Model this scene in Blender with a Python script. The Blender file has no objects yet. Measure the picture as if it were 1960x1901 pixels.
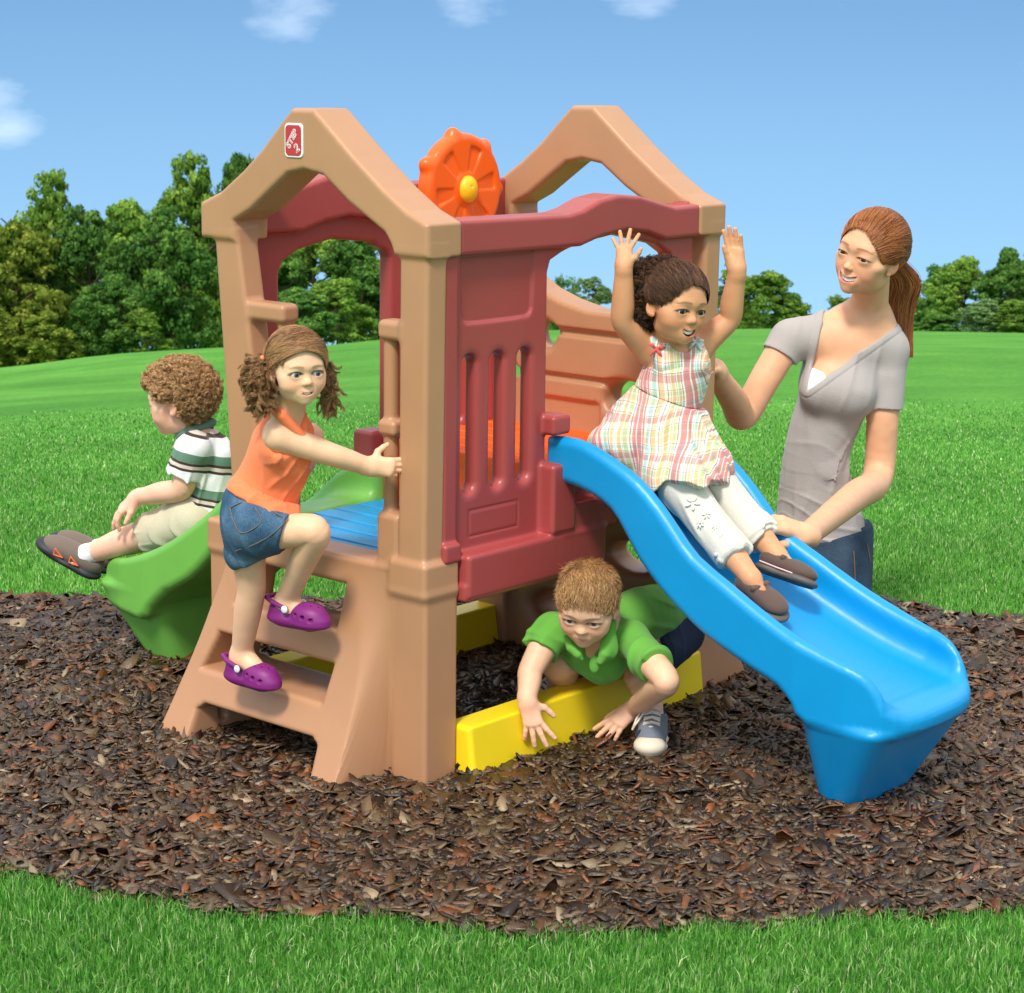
import bpy, math, random
import numpy as np
from mathutils import Matrix, Vector

# ------------------------------------------------------------------ camera, world, sun
S = bpy.context.scene
COL = S.collection
YAW = .7168                                   # how the climber stands on the ground
CX, CY = -.1785, 4.2117
PIT, ROLL, CAMH = .2036, .0133, 1.4998

cam = bpy.data.objects.new('camera', bpy.data.cameras.new('camera'))
COL.objects.link(cam); S.camera = cam
_c, _s = math.cos(PIT), math.sin(PIT)
_r, _u, _f = Vector((1, 0, 0)), Vector((0, _s, _c)), Vector((0, _c, -_s))
_rr = _r * math.cos(ROLL) + _u * math.sin(ROLL)
_uu = -_r * math.sin(ROLL) + _u * math.cos(ROLL)
M4 = Matrix((_rr, _uu, -_f)).transposed().to_4x4()
M4.translation = Vector((0, 0, CAMH))
cam.matrix_world = M4
cam.data.sensor_width = 36
cam.data.lens = 36 * 4007.2 / 1960
cam.data.clip_start = .1; cam.data.clip_end = 2000
cam.data.dof.use_dof = True
cam.data.dof.focus_distance = 4.7
cam.data.dof.aperture_fstop = 16

SUN_EL, SUN_AZ = math.radians(52), math.radians(198)   # azimuth clockwise from +Y
sd = Vector((math.sin(SUN_AZ) * math.cos(SUN_EL), math.cos(SUN_AZ) * math.cos(SUN_EL), math.sin(SUN_EL)))
sun = bpy.data.objects.new('sun', bpy.data.lights.new('sun', 'SUN'))
COL.objects.link(sun)
sun.rotation_euler = sd.to_track_quat('Z', 'Y').to_euler()
sun.data.energy = 2.5; sun.data.angle = math.radians(10); sun.data.color = (1, .95, .87)

W = bpy.data.worlds.new('World'); S.world = W; W.use_nodes = True
S.view_settings.view_transform = 'Standard'; S.view_settings.look = 'None'
S.view_settings.exposure = .46; S.view_settings.gamma = 1


class NT:
    """small helper to write node trees"""
    def __init__(s, tree): s.t = tree; s.t.nodes.clear()
    def n(s, kind, ins=None, **kw):
        nd = s.t.nodes.new(kind)
        for k, v in kw.items(): setattr(nd, k, v)
        for k, v in (ins or {}).items():
            sock = nd.inputs[k]
            if isinstance(v, bpy.types.NodeSocket): s.t.links.new(v, sock)
            elif isinstance(v, bpy.types.Node): s.t.links.new(v.outputs[0], sock)
            else: sock.default_value = v
        return nd
    def ramp(s, fac, stops, interp='LINEAR'):
        nd = s.n('ShaderNodeValToRGB', {'Fac': fac}); cr = nd.color_ramp; cr.interpolation = interp
        while len(cr.elements) < len(stops): cr.elements.new(.5)
        for e, (p, c) in zip(cr.elements, stops):
            e.position = p; e.color = (*c, 1) if len(c) == 3 else c
        return nd.outputs[0]
    def math(s, op, a, b=0., c=0.):
        return s.n('ShaderNodeMath', {0: a, 1: b, 2: c}, operation=op).outputs[0]
    def mix(s, f, a, b, mode='MIX'):
        nd = s.n('ShaderNodeMix', data_type='RGBA', blend_type=mode)
        for i, v in ((0, f), (6, a), (7, b)):
            if isinstance(v, bpy.types.NodeSocket): s.t.links.new(v, nd.inputs[i])
            else: nd.inputs[i].default_value = v if i == 0 else (*v, 1)
        return nd.outputs[2]


def srgb(*c):
    return tuple(((v / 255 / 12.92) if v / 255 <= .04045 else ((v / 255 + .055) / 1.055) ** 2.4) for v in c)


# sky: Nishita, looked up a little above the true direction because the field falls away below eye level
w = NT(W.node_tree)
tc = w.n('ShaderNodeTexCoord').outputs['Generated']
mp = w.n('ShaderNodeMapping', {'Vector': tc, 'Location': (0, 0, .42), 'Scale': (1, 1, .9)})
nz = w.n('ShaderNodeVectorMath', {0: mp}, operation='NORMALIZE')
sky = w.n('ShaderNodeTexSky', {0: nz}, sky_type='NISHITA')
sky.sun_disc = False; sky.sun_elevation = SUN_EL; sky.sun_rotation = SUN_AZ
sky.air_density = 1.0; sky.dust_density = .6; sky.ozone_density = 2.5
sep = w.n('ShaderNodeSeparateXYZ', {0: tc}).outputs
zz = w.math('MULTIPLY_ADD', sep[2], 5., .8)
# wispy clouds laid out by direction
CLOUDS = [(-.244, .97, -.012, .055, .30), (-.232, .97, -.035, .035, .22), (-.108, .994, .024, .05, .22), (-.02, .999, .028, .05, .20), (.055, .998, .03, .04, .18), (.178, .983, -.043, .032, .20), (.23, .972, .0, .03, .20)]
cm = w.n('ShaderNodeMapping', {'Vector': tc, 'Scale': (5, 5, 12), 'Location': (1.45, 0.1, 2.2)})
n1 = w.n('ShaderNodeTexNoise', {'Vector': cm, 'Scale': 1.5, 'Detail': 7, 'Roughness': .55, 'Distortion': .25})
cs = n1.outputs[0]
for (dx, dy, dz, rad_, amt) in CLOUDS:
    dn_ = w.n('ShaderNodeVectorMath', {0: tc, 1: (dx, dy, dz)}, operation='SUBTRACT')
    dl_ = w.n('ShaderNodeVectorMath', {0: dn_, 1: (1, 1, 1.8)}, operation='MULTIPLY')
    ln_ = w.n('ShaderNodeVectorMath', {0: dl_}, operation='LENGTH').outputs['Value']
    fm = w.n('ShaderNodeMapRange', {0: ln_, 1: 0., 2: rad_, 3: amt, 4: 0.}, interpolation_type='SMOOTHSTEP').outputs[0]
    cs = w.math('ADD', cs, fm)
cl = w.ramp(cs, [(.66, (0, 0, 0)), (1., (.62, .62, .62))])
tint = w.mix(1., sky.outputs[0], (.90, 1.12, 1.12), 'MULTIPLY')
base = w.mix(w.ramp(zz, [(0, (.30, .30, .30)), (1, (.0, .0, .0))]), tint, (4.4, 7.0, 8.2))
# added fill light: the unseen upper sky is mixed towards bright neutral white
overhead_fill = w.ramp(w.math('MULTIPLY_ADD', sep[2], 1., 0.), [(.10, (0, 0, 0)), (.45, (.72, .72, .72))])
base = w.mix(overhead_fill, base, (8.9, 8.7, 8.3))
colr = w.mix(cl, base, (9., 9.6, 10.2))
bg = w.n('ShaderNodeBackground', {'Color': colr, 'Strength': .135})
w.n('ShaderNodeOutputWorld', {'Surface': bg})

RNG = np.random.default_rng(7)


# ------------------------------------------------------------------ tagging
def tag(o, label=None, cat=None, group=None, kind=None):
    if label: o['label'] = label
    if cat: o['category'] = cat
    if group: o['group'] = group
    if kind: o['kind'] = kind
    return o


def empty(name, loc=(0, 0, 0), rz=0, parent=None):
    o = bpy.data.objects.new(name, None); COL.objects.link(o)
    o.location = loc; o.rotation_euler = (0, 0, rz); o.parent = parent; o.empty_display_size = .1
    return o


def mesh_obj(name, V, F, mat, parent=None, N=None, smooth=True, colors=None, matidx=None):
    """numpy verts / faces (quads or tris, or list of arrays) -> one object"""
    me = bpy.data.meshes.new(name)
    V = np.asarray(V, np.float32); Fs = F if isinstance(F, list) else [F]
    Fs = [np.asarray(f, np.int32) for f in Fs if len(f)]
    me.vertices.add(len(V)); me.vertices.foreach_set('co', V.ravel())
    loops = np.concatenate([f.ravel() for f in Fs])
    tot = np.concatenate([np.full(len(f), f.shape[1], np.int32) for f in Fs])
    st = np.concatenate([[0], np.cumsum(tot)[:-1]]).astype(np.int32)
    me.loops.add(len(loops)); me.loops.foreach_set('vertex_index', loops)
    me.polygons.add(len(tot)); me.polygons.foreach_set('loop_start', st); me.polygons.foreach_set('loop_total', tot)
    if smooth: me.polygons.foreach_set('use_smooth', np.ones(len(tot), bool))
    for m in (mat if isinstance(mat, (list, tuple)) else [mat]): me.materials.append(m)
    if matidx is not None: me.polygons.foreach_set('material_index', np.asarray(matidx, np.int32))
    me.update(calc_edges=True)
    if colors is not None:
        a = me.color_attributes.new('Col', 'FLOAT_COLOR', 'POINT')
        cc = np.ones((len(V), 4), np.float32); cc[:, :3] = colors; a.data.foreach_set('color', cc.ravel())
    if N is not None: me.normals_split_custom_set_from_vertices(np.asarray(N, np.float64).tolist())
    o = bpy.data.objects.new(name, me); COL.objects.link(o); o.parent = parent
    return o


# ------------------------------------------------------------------ distance fields -> surfaces
def smin(a, b, k):
    if k <= 0: return np.minimum(a, b)
    h = np.maximum(k - np.abs(a - b), 0) / k
    return np.minimum(a, b) - h * h * k * .25


def smax(a, b, k): return -smin(-a, -b, k)


def dbox(P, c, h, r=0.):
    q = np.abs(P - np.asarray(c)) - (np.asarray(h) - r)
    return np.linalg.norm(np.maximum(q, 0), axis=1) + np.minimum(q.max(1), 0) - r


def dcap(P, a, b, r1, r2=None):
    a = np.asarray(a, float); b = np.asarray(b, float); r2 = r1 if r2 is None else r2
    ab = b - a; L = ab @ ab + 1e-12
    t = np.clip(((P - a) @ ab) / L, 0, 1)
    return np.linalg.norm(P - a - t[:, None] * ab, axis=1) - (r1 + (r2 - r1) * t)


def dell(P, c, r, R=None):
    q = P - np.asarray(c)
    if R is not None: q = q @ R            # columns of R are the ellipsoid's axes
    r = np.asarray(r, float)
    k0 = np.linalg.norm(q / r, axis=1); k1 = np.linalg.norm(q / (r * r), axis=1) + 1e-9
    return k0 * (k0 - 1) / k1


def dpoly(p, pts):
    """signed distance to a closed polygon, p = (N,2)"""
    v = np.asarray(pts, float); n = len(v)
    d = np.full(len(p), 1e9); s = np.ones(len(p))
    for i in range(n):
        a, b = v[i], v[i - 1]
        e = b - a; w_ = p - a
        t = np.clip((w_ @ e) / (e @ e + 1e-12), 0, 1)
        q = w_ - t[:, None] * e
        d = np.minimum(d, (q * q).sum(1))
        c1 = p[:, 1] >= a[1]; c2 = p[:, 1] < b[1]; c3 = e[0] * w_[:, 1] > e[1] * w_[:, 0]
        s = np.where((c1 & c2 & c3) | (~c1 & ~c2 & ~c3), -s, s)
    return s * np.sqrt(d)


def extr(d2, x, x0, x1, r):
    """2-D field extruded between x0 and x1 with edges rounded by r"""
    a = d2 + r; b = np.abs(x - (x0 + x1) / 2) - (x1 - x0) / 2 + r
    return np.minimum(np.maximum(a, b), 0) + np.sqrt(np.maximum(a, 0) ** 2 + np.maximum(b, 0) ** 2) - r


def chaikin(pts, n=2):
    p = np.asarray(pts, float)
    for _ in range(n):
        q = np.roll(p, -1, 0)
        p = np.stack([.75 * p + .25 * q, .25 * p + .75 * q], 1).reshape(-1, p.shape[1])
    return p


def spline(pts, n=12):
    """open Catmull-Rom through pts"""
    p = np.asarray(pts, float); p = np.vstack([2 * p[0] - p[1], p, 2 * p[-1] - p[-2]])
    out = []
    for i in range(1, len(p) - 2):
        t = np.linspace(0, 1, n, endpoint=False)[:, None]
        a, b, c, d = p[i - 1], p[i], p[i + 1], p[i + 2]
        out.append(.5 * (2 * b + (c - a) * t + (2 * a - 5 * b + 4 * c - d) * t ** 2 + (3 * b - a - 3 * c + d) * t ** 3))
    return np.vstack(out + [p[-2][None]])


B8 = 8
_g = np.arange(B8 + 1)
_GI, _GJ, _GK = [a.ravel() for a in np.meshgrid(_g, _g, _g, indexing='ij')]


def polygonize(fn, lo, hi, h, reach=1.0):
    """fn(P, block, centers) -> distance. Sparse surface nets. Returns verts, quads, normals."""
    lo = np.asarray(lo, float) - h; hi = np.asarray(hi, float) + h
    nb = np.ceil((hi - lo) / (h * B8)).astype(int) + 1
    # coarse to fine choice of blocks
    lev = 4; step = B8 * lev
    nc = np.ceil(nb / lev).astype(int)
    I = np.stack(np.meshgrid(*[np.arange(k) for k in nc], indexing='ij'), -1).reshape(-1, 3)
    def keep(I, st):
        cc = lo + (I * st + st / 2) * h
        d = fn(cc, None, None)
        return I[np.abs(d) < st * h * .87 * 1.6 * reach + 3 * h]
    I = keep(I, step)
    off = np.stack(np.meshgrid([0, 1], [0, 1], [0, 1], indexing='ij'), -1).reshape(-1, 3)
    for st in (step // 2, step // 4):
        I = keep((I[:, None] * 2 + off).reshape(-1, 3), st)
    cc = lo + (I * B8 + B8 / 2) * h
    G = np.stack([_GI, _GJ, _GK], 1)
    n3 = (B8 + 1) ** 3
    D = np.empty((len(I), n3), np.float32)
    CH = 600
    for s in range(0, len(I), CH):
        b = I[s:s + CH]
        P = lo + (b[:, None] * B8 + G).reshape(-1, 3) * h
        D[s:s + CH] = fn(P, np.repeat(np.arange(len(b)), n3), cc[s:s + CH]).reshape(len(b), n3)
    D = D.reshape(-1, B8 + 1, B8 + 1, B8 + 1)
    D[D == 0] = 1e-9
    neg = D < 0
    # cells
    cor = [(i, j, k) for i in (0, 1) for j in (0, 1) for k in (0, 1)]
    sl = lambda A, c: A[:, c[0]:B8 + c[0], c[1]:B8 + c[1], c[2]:B8 + c[2]]
    cnt = sum(sl(neg, c).astype(np.int8) for c in cor)
    act = (cnt > 0) & (cnt < 8)
    bi, ci, cj, ck = np.nonzero(act)
    vals = np.stack([sl(D, c)[bi, ci, cj, ck] for c in cor], 1).astype(float)
    pos = np.zeros((len(bi), 3)); num = np.zeros(len(bi))
    cr = np.array(cor, float)
    for a in range(8):
        for b in range(a + 1, 8):
            if abs(cr[a] - cr[b]).sum() == 1:
                m = (vals[:, a] < 0) != (vals[:, b] < 0)
                t = np.where(m, vals[:, a] / np.where(m, vals[:, a] - vals[:, b], 1), 0)
                pos += np.where(m[:, None], cr[a] + t[:, None] * (cr[b] - cr[a]), 0); num += m
    pos /= num[:, None]
    gi = I[bi] * B8 + np.stack([ci, cj, ck], 1)
    V = lo + (gi + pos) * h
    N = np.stack([(vals[:, [k for k in range(8) if cor[k][ax]]].sum(1) - vals[:, [k for k in range(8) if not cor[k][ax]]].sum(1)) for ax in range(3)], 1)
    N /= np.linalg.norm(N, axis=1, keepdims=True) + 1e-12
    M = 1 << 20
    key = (gi[:, 0].astype(np.int64) * M + gi[:, 1]) * M + gi[:, 2]
    od = np.argsort(key); ks = key[od]
    def look(g):
        k = (g[:, 0].astype(np.int64) * M + g[:, 1]) * M + g[:, 2]
        p = np.clip(np.searchsorted(ks, k), 0, len(ks) - 1)
        return np.where(ks[p] == k, od[p], -1)
    F = []
    for ax in range(3):
        a1, a2 = [(1, 2), (2, 0), (0, 1)][ax]
        s0 = [slice(None)] + [slice(0, B8)] * 3; s1 = list(s0); s1[ax + 1] = slice(1, B8 + 1)
        A = neg[tuple(s0)]; Bm = neg[tuple(s1)]
        b_, i_, j_, k_ = np.nonzero(A != Bm)
        inside = A[b_, i_, j_, k_]
        g = I[b_] * B8 + np.stack([i_, j_, k_], 1)
        e1 = np.zeros(3, int); e1[a1] = 1; e2 = np.zeros(3, int); e2[a2] = 1
        q = np.stack([look(g), look(g - e1), look(g - e1 - e2), look(g - e2)], 1)
        ok = (q >= 0).all(1); q = q[ok]; inside = inside[ok]
        q[~inside] = q[~inside][:, ::-1]
        F.append(q)
    return V, np.vstack(F), N


CH_ = 1.0


def sdf_obj(name, fn, lo, hi, h, mat, parent=None, reach=1.0, colors=None, warp=None):
    h *= CH_
    V, F, N = polygonize(lambda P, b, c: fn(P), lo, hi, h, reach)
    if warp is not None: V = warp(V); N = None
    return mesh_obj(name, V, F, mat, parent, N=N, colors=colors(V) if colors else None)


# ------------------------------------------------------------------ materials
def mat(name, color=None, rough=.5, spec=.5, attr=False, bump=None, var=0., coat=0., sss=0., sub=(1, .3, .15), sheen=0., build=None):
    m = bpy.data.materials.new(name); m.use_nodes = True
    t = NT(m.node_tree)
    oc = t.n('ShaderNodeTexCoord').outputs['Object']
    col = None
    if attr: col = t.n('ShaderNodeAttribute', attribute_name='Col').outputs['Color']
    elif color is not None:
        rgb = t.n('ShaderNodeRGB'); rgb.outputs[0].default_value = (*color, 1); col = rgb.outputs[0]
    if build: col = build(t, oc, col)
    if var:
        nz_ = t.n('ShaderNodeTexNoise', {'Vector': oc, 'Scale': 9., 'Detail': 5})
        f_ = t.n('ShaderNodeMapRange', {0: nz_.outputs[0], 1: .3, 2: .7, 3: 1 - var, 4: 1 + var})
        hs = t.n('ShaderNodeHueSaturation', {'Color': col, 'Value': f_}); col = hs.outputs[0]
    p = t.n('ShaderNodeBsdfPrincipled', {'Base Color': col, 'Roughness': rough, 'Specular IOR Level': spec,
                                         'Coat Weight': coat, 'Subsurface Weight': sss, 'Sheen Weight': sheen})
    p.inputs['Coat Roughness'].default_value = .2
    if sss:
        p.inputs['Subsurface Radius'].default_value = sub; p.inputs['Subsurface Scale'].default_value = .008
    if bump:
        sc, st = bump
        nb = t.n('ShaderNodeTexNoise', {'Vector': oc, 'Scale': sc, 'Detail': 4, 'Roughness': .6})
        bp = t.n('ShaderNodeBump', {'Height': nb.outputs[0], 'Strength': 1., 'Distance': st})
        t.t.links.new(bp.outputs[0], p.inputs['Normal'])
    t.n('ShaderNodeOutputMaterial', {'Surface': p})
    return m


def plastic(name, rgb, rough=.36):
    def bl(t, oc, col):
        # faint mottling of rotomoulded plastic
        a = t.n('ShaderNodeTexNoise', {'Vector': oc, 'Scale': 5., 'Detail': 6, 'Roughness': .6})
        f_ = t.n('ShaderNodeMapRange', {0: a.outputs[0], 1: .3, 2: .7, 3: .95, 4: 1.05})
        return t.n('ShaderNodeHueSaturation', {'Color': col, 'Value': f_}).outputs[0]
    return mat(name, rgb, rough, .45, bump=(420., .00022), build=bl)
# ------------------------------------------------------------------ ground
_hx = [-.248, -.197, -.139, -.091, -.067, .019, .129, .245]
_hs = [-.1505, -.1420, -.1362, -.1334, -.1305, -.1244, -.1222, -.1228]


def ground_z(x, y):
    """flat round the climber, then the field falls away to the tree line"""
    s = np.interp(x / np.maximum(y, 1), _hx, _hs)
    sx = np.clip(x / np.maximum(y, 1), -.8, .8)
    s = np.where(np.abs(sx) > .248, s - .05 * (np.abs(sx) - .248), s)
    Y0, Y1 = 6.4, 46.
    t = np.clip((y - Y0) / (Y1 - Y0), 0, 1)
    z1 = CAMH + s * Y1
    z = z1 * (t ** 1.15)
    roll_ = .10 * np.sin(x * .35 + y * .12) * np.sin(y * .21 + 1.) * np.clip((y - 9) / 10, 0, 1) * np.clip((44 - y) / 12, 0, 1)
    far = CAMH + s * y - .012 * np.maximum(y - Y1, 0)
    return np.where(y > Y1, far, z + roll_)


def noise2(x, y, seed=0, f=1.):
    """cheap smooth value noise"""
    r = np.random.default_rng(seed).random((64, 64))
    u = x * f + 7.3; v = y * f + 3.1
    i = np.floor(u).astype(int); j = np.floor(v).astype(int); a = u - i; b = v - j
    a = a * a * (3 - 2 * a); b = b * b * (3 - 2 * b)
    g = lambda p, q: r[p % 64, q % 64]
    return (g(i, j) * (1 - a) + g(i + 1, j) * a) * (1 - b) + (g(i, j + 1) * (1 - a) + g(i + 1, j + 1) * a) * b


def grass_mat():
    def bl(t, oc, col):
        a = t.n('ShaderNodeTexNoise', {'Vector': oc, 'Scale': .9, 'Detail': 4, 'Roughness': .6})
        m2 = t.n('ShaderNodeMapping', {'Vector': oc, 'Scale': (1, .45, 1)})
        b = t.n('ShaderNodeTexNoise', {'Vector': m2, 'Scale': 26., 'Detail': 6, 'Roughness': .75})
        a2 = t.n('ShaderNodeTexNoise', {'Vector': oc, 'Scale': .22, 'Detail': 3})
        f_ = t.math('ADD', t.math('MULTIPLY', t.math('ADD', a.outputs[0], a2.outputs[0]), .28), t.math('MULTIPLY', b.outputs[0], .44))
        return t.ramp(f_, [(.34, srgb(60, 116, 36)), (.50, srgb(84, 148, 50)), (.66, srgb(114, 176, 72))])
    return mat('lawn', (0, 0, 0), .8, .12, build=bl, bump=(60., .02))


def grid_mesh(xs, ys, zf):
    X, Y = np.meshgrid(xs, ys); n, m = X.shape
    V = np.stack([X, Y, zf(X, Y)], -1).reshape(-1, 3)
    k = np.arange(n * m).reshape(n, m)
    F = np.stack([k[:-1, :-1], k[:-1, 1:], k[1:, 1:], k[1:, :-1]], -1).reshape(-1, 4)
    return V, F


ys = np.concatenate([np.linspace(-30, 3, 12), np.linspace(3.3, 12, 40), np.linspace(12.5, 60, 80), np.linspace(64, 400, 40)])
xs = np.concatenate([-np.geomspace(400, 6, 40), np.linspace(-5.7, 5.7, 50), np.geomspace(6, 400, 40)])
LAWN = grass_mat()
V_, F_ = grid_mesh(xs, ys, lambda X, Y: ground_z(X, Y) - .012)
tag(mesh_obj('lawn_ground', V_, F_, LAWN), kind='structure')

# mulch bed: outline in metres on the ground
BED = chaikin([(-2.6, 5.72), (-1.45, 5.77), (-1.2, 5.76), (-.61, 5.73), (.3, 5.92), (1.08, 5.90), (1.17, 5.80), (1.31, 5.66), (1.5, 5.62), (2.3, 5.55), (3.0, 4.6), (2.3, 3.75), (.94, 3.60),
               (.69, 3.58), (.50, 3.57), (.31, 3.52), (.19, 3.50), (-.07, 3.535), (-.25, 3.56), (-.47, 3.59), (-.64, 3.60), (-.85, 3.70), (-.96, 3.73), (-2.0, 3.9), (-2.9, 4.5)], 2)


def in_bed(x, y):
    w_ = (noise2(x, y, 3, 6.) - .5) * .07 + (noise2(x, y, 4, 19.) - .5) * .05
    return dpoly(np.stack([x, y], 1), BED) + w_


def soil_mat():
    def bl(t, oc, col):
        b = t.n('ShaderNodeTexNoise', {'Vector': oc, 'Scale': 60., 'Detail': 5})
        return t.ramp(b.outputs[0], [(.35, srgb(30, 22, 18)), (.65, srgb(66, 48, 38))])
    return mat('soil', (0, 0, 0), .95, .1, build=bl)


xs = np.linspace(-3.1, 3.1, 150); ys = np.linspace(3.3, 6.1, 90)
X, Y = np.meshgrid(xs, ys)
dd = in_bed(X.ravel(), Y.ravel()).reshape(X.shape)
Z = -.002 + .012 * (noise2(X, Y, 5, 7.) - .5) - .03 * np.clip(dd / .05, 0, 1)
k = np.arange(X.size).reshape(X.shape)
F_ = np.stack([k[:-1, :-1], k[:-1, 1:], k[1:, 1:], k[1:, :-1]], -1).reshape(-1, 4)
ok = (dd[:-1, :-1] < .06).ravel()
tag(mesh_obj('mulch_bed_ground', np.stack([X, Y, Z], -1).reshape(-1, 3), F_[ok], soil_mat()), kind='structure')


def rand_rot(n, tilt, rng):
    """random yaw, then a tilt away from flat"""
    yaw = rng.random(n) * 2 * np.pi; a = rng.random(n) * 2 * np.pi; t = tilt
    cz, sz = np.cos(yaw), np.sin(yaw)
    ax = np.stack([np.cos(a), np.sin(a), np.zeros(n)], 1)
    X_ = np.stack([cz, sz, np.zeros(n)], 1); Y_ = np.stack([-sz, cz, np.zeros(n)], 1)
    def rod(v):
        c, s = np.cos(t)[:, None], np.sin(t)[:, None]
        return v * c + np.cross(ax, v) * s + ax * (ax * v).sum(1)[:, None] * (1 - c)
    X_, Y_ = rod(X_), rod(Y_)
    return X_, Y_, np.cross(X_, Y_)


def chips(n, rng):
    x = rng.uniform(-2.2, 2.2, n * 2); y = rng.uniform(3.4, 6.05, n * 2)
    m = (in_bed(x, y) < .012) & (np.abs(x) < y * .30 + .25); x, y = x[m][:n], y[m][:n]; n = len(x)
    X_, Y_, Z_ = rand_rot(n, np.abs(rng.normal(0, .38, n)) + .03, rng)
    L = rng.gamma(5, .0026, n) + .0035; Wd = L * rng.uniform(.22, .62, n); th = rng.uniform(.001, .003, n)
    big = rng.random(n) < .05; L[big] *= 1.45
    z = rng.uniform(-.008, .012, n) + .012 * (noise2(x, y, 5, 7.) - .5) + .008 * (noise2(x, y, 8, 22.) - .5)
    c = np.stack([x, y, z], 1)
    # irregular six-sided shard, slightly bowed
    pa = np.array([(-1, -.25), (-.45, -1), (.5, -.85), (1, .1), (.4, .9), (-.6, .8)])
    J = pa[None] + rng.normal(0, .22, (n, 6, 2))
    bow = rng.normal(0, .10, (n, 1)) * (J[:, :, 0] ** 2)
    top = c[:, None] + J[:, :, 0, None] * (L[:, None, None] * X_[:, None]) + J[:, :, 1, None] * (Wd[:, None, None] * Y_[:, None]) + (bow * L[:, None])[..., None] * Z_[:, None]
    bot = top - Z_[:, None] * th[:, None, None] * 1.5
    V = np.concatenate([top, bot], 1).reshape(-1, 3)
    o = (np.arange(n) * 12)[:, None]
    F6 = o + np.arange(6)
    k = np.arange(6); q = np.stack([k, (k + 5) % 6, (k + 5) % 6 + 6, k + 6], 1)
    F4 = (o[:, :, None] + q[None]).reshape(-1, 4)
    pal = np.array([srgb(*c_) for c_ in [(62, 46, 32), (86, 64, 43), (106, 80, 54), (46, 34, 25), (120, 76, 44), (118, 102, 80), (94, 80, 60), (158, 146, 126), (138, 84, 42)]])
    pi = rng.choice(9, n, p=[.18, .19, .16, .12, .08, .10, .10, .04, .03])
    cc = pal[pi] * rng.uniform(.36, .95, (n, 1)) * [1.04, .91, .74]
    return V, [F6, F4], np.repeat(cc, 12, 0)


V_, F_, c_ = chips(120000, np.random.default_rng(11))
CH = mat('wood_chips', attr=True, rough=.38, spec=.55, bump=(180., .002), var=.18)
tag(mesh_obj('mulch_chips', V_, F_, CH, smooth=False, colors=c_), kind='stuff')


def blades(x, y, hgt, wid, rng, lean=.45):
    n = len(x)
    z = ground_z(x, y) - .014
    a = rng.random(n) * 2 * np.pi; b = rng.random(n) * 2 * np.pi
    side = np.stack([np.cos(a), np.sin(a), np.zeros(n)], 1) * wid[:, None] * .5
    ld = np.stack([np.cos(b), np.sin(b), np.zeros(n)], 1)
    l = np.abs(rng.normal(0, lean, n))[:, None]
    p = np.stack([x, y, z], 1); up = np.array([0, 0, 1.])
    h = hgt[:, None]
    m = p + up * h * .55 + ld * h * .25 * l
    t = p + up * h * (1 - .25 * np.minimum(l, 2)) + ld * h * .95 * l
    V = np.stack([p - side, p + side, m + side * .8, m - side * .8, t], 1).reshape(-1, 3)
    o = (np.arange(n) * 5)[:, None]
    F4 = o + np.array([0, 1, 2, 3]); F3 = o + np.array([3, 2, 4])
    pal = np.array([srgb(*c) for c in [(66, 130, 42), (88, 156, 54), (114, 176, 72), (148, 198, 104), (182, 210, 134), (212, 220, 170), (50, 106, 38)]])
    pi = rng.choice(7, n, p=[.22, .27, .22, .12, .05, .02, .10])
    patch = .85 + .35 * noise2(x, y, 21, 1.2)
    cc = pal[pi] * (rng.uniform(.8, 1.2, n) * patch)[:, None]
    return V, F4, F3, np.repeat(cc, 5, 0)


def grass_mesh(name, boxes, seed, mt):
    rng = np.random.default_rng(seed)
    Vs, F4s, F3s, Cs, off = [], [], [], [], 0
    for (y0, y1, dens, hg, wd, bed) in boxes:
        xm = .31 * y1 + .15
        n = int(dens * 2 * xm * (y1 - y0))
        x = rng.uniform(-xm, xm, n); y = rng.uniform(y0, y1, n)
        m = (np.abs(x) < .275 * y + .12) & (rng.random(n) < np.clip((13.5 - y) / 6.5, 0, 1))
        if bed: m &= in_bed(x, y) > rng.normal(.0, .012, n)
        x, y = x[m], y[m]; n = len(x)
        V, F4, F3, c = blades(x, y, hg * rng.uniform(.55, 1.25, n), wd * rng.uniform(.6, 1.3, n), rng)
        Vs.append(V); F4s.append(F4 + off); F3s.append(F3 + off); Cs.append(c); off += len(V)
    tag(mesh_obj(name, np.vstack(Vs), [np.vstack(F4s), np.vstack(F3s)], mt, colors=np.vstack(Cs)), kind='stuff')


def blade_mat():
    m = bpy.data.materials.new('grass_blades'); m.use_nodes = True; t = NT(m.node_tree)
    col = t.n('ShaderNodeAttribute', attribute_name='Col').outputs['Color']
    d = t.n('ShaderNodeBsdfPrincipled', {'Base Color': col, 'Roughness': .42, 'Specular IOR Level': .45})
    tr = t.n('ShaderNodeBsdfTranslucent', {'Color': col})
    ms = t.n('ShaderNodeMixShader', {0: .35, 1: d, 2: tr})
    t.n('ShaderNodeOutputMaterial', {'Surface': ms})
    return m


BM = blade_mat()
grass_mesh('grass', [(3.05, 3.95, 52000, .027, .0023, True), (5.3, 7.2, 24000, .020, .0028, True), (7.2, 10, 12000, .018, .0038, False), (10, 13.5, 6000, .016, .0055, False)], 5, BM)


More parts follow.
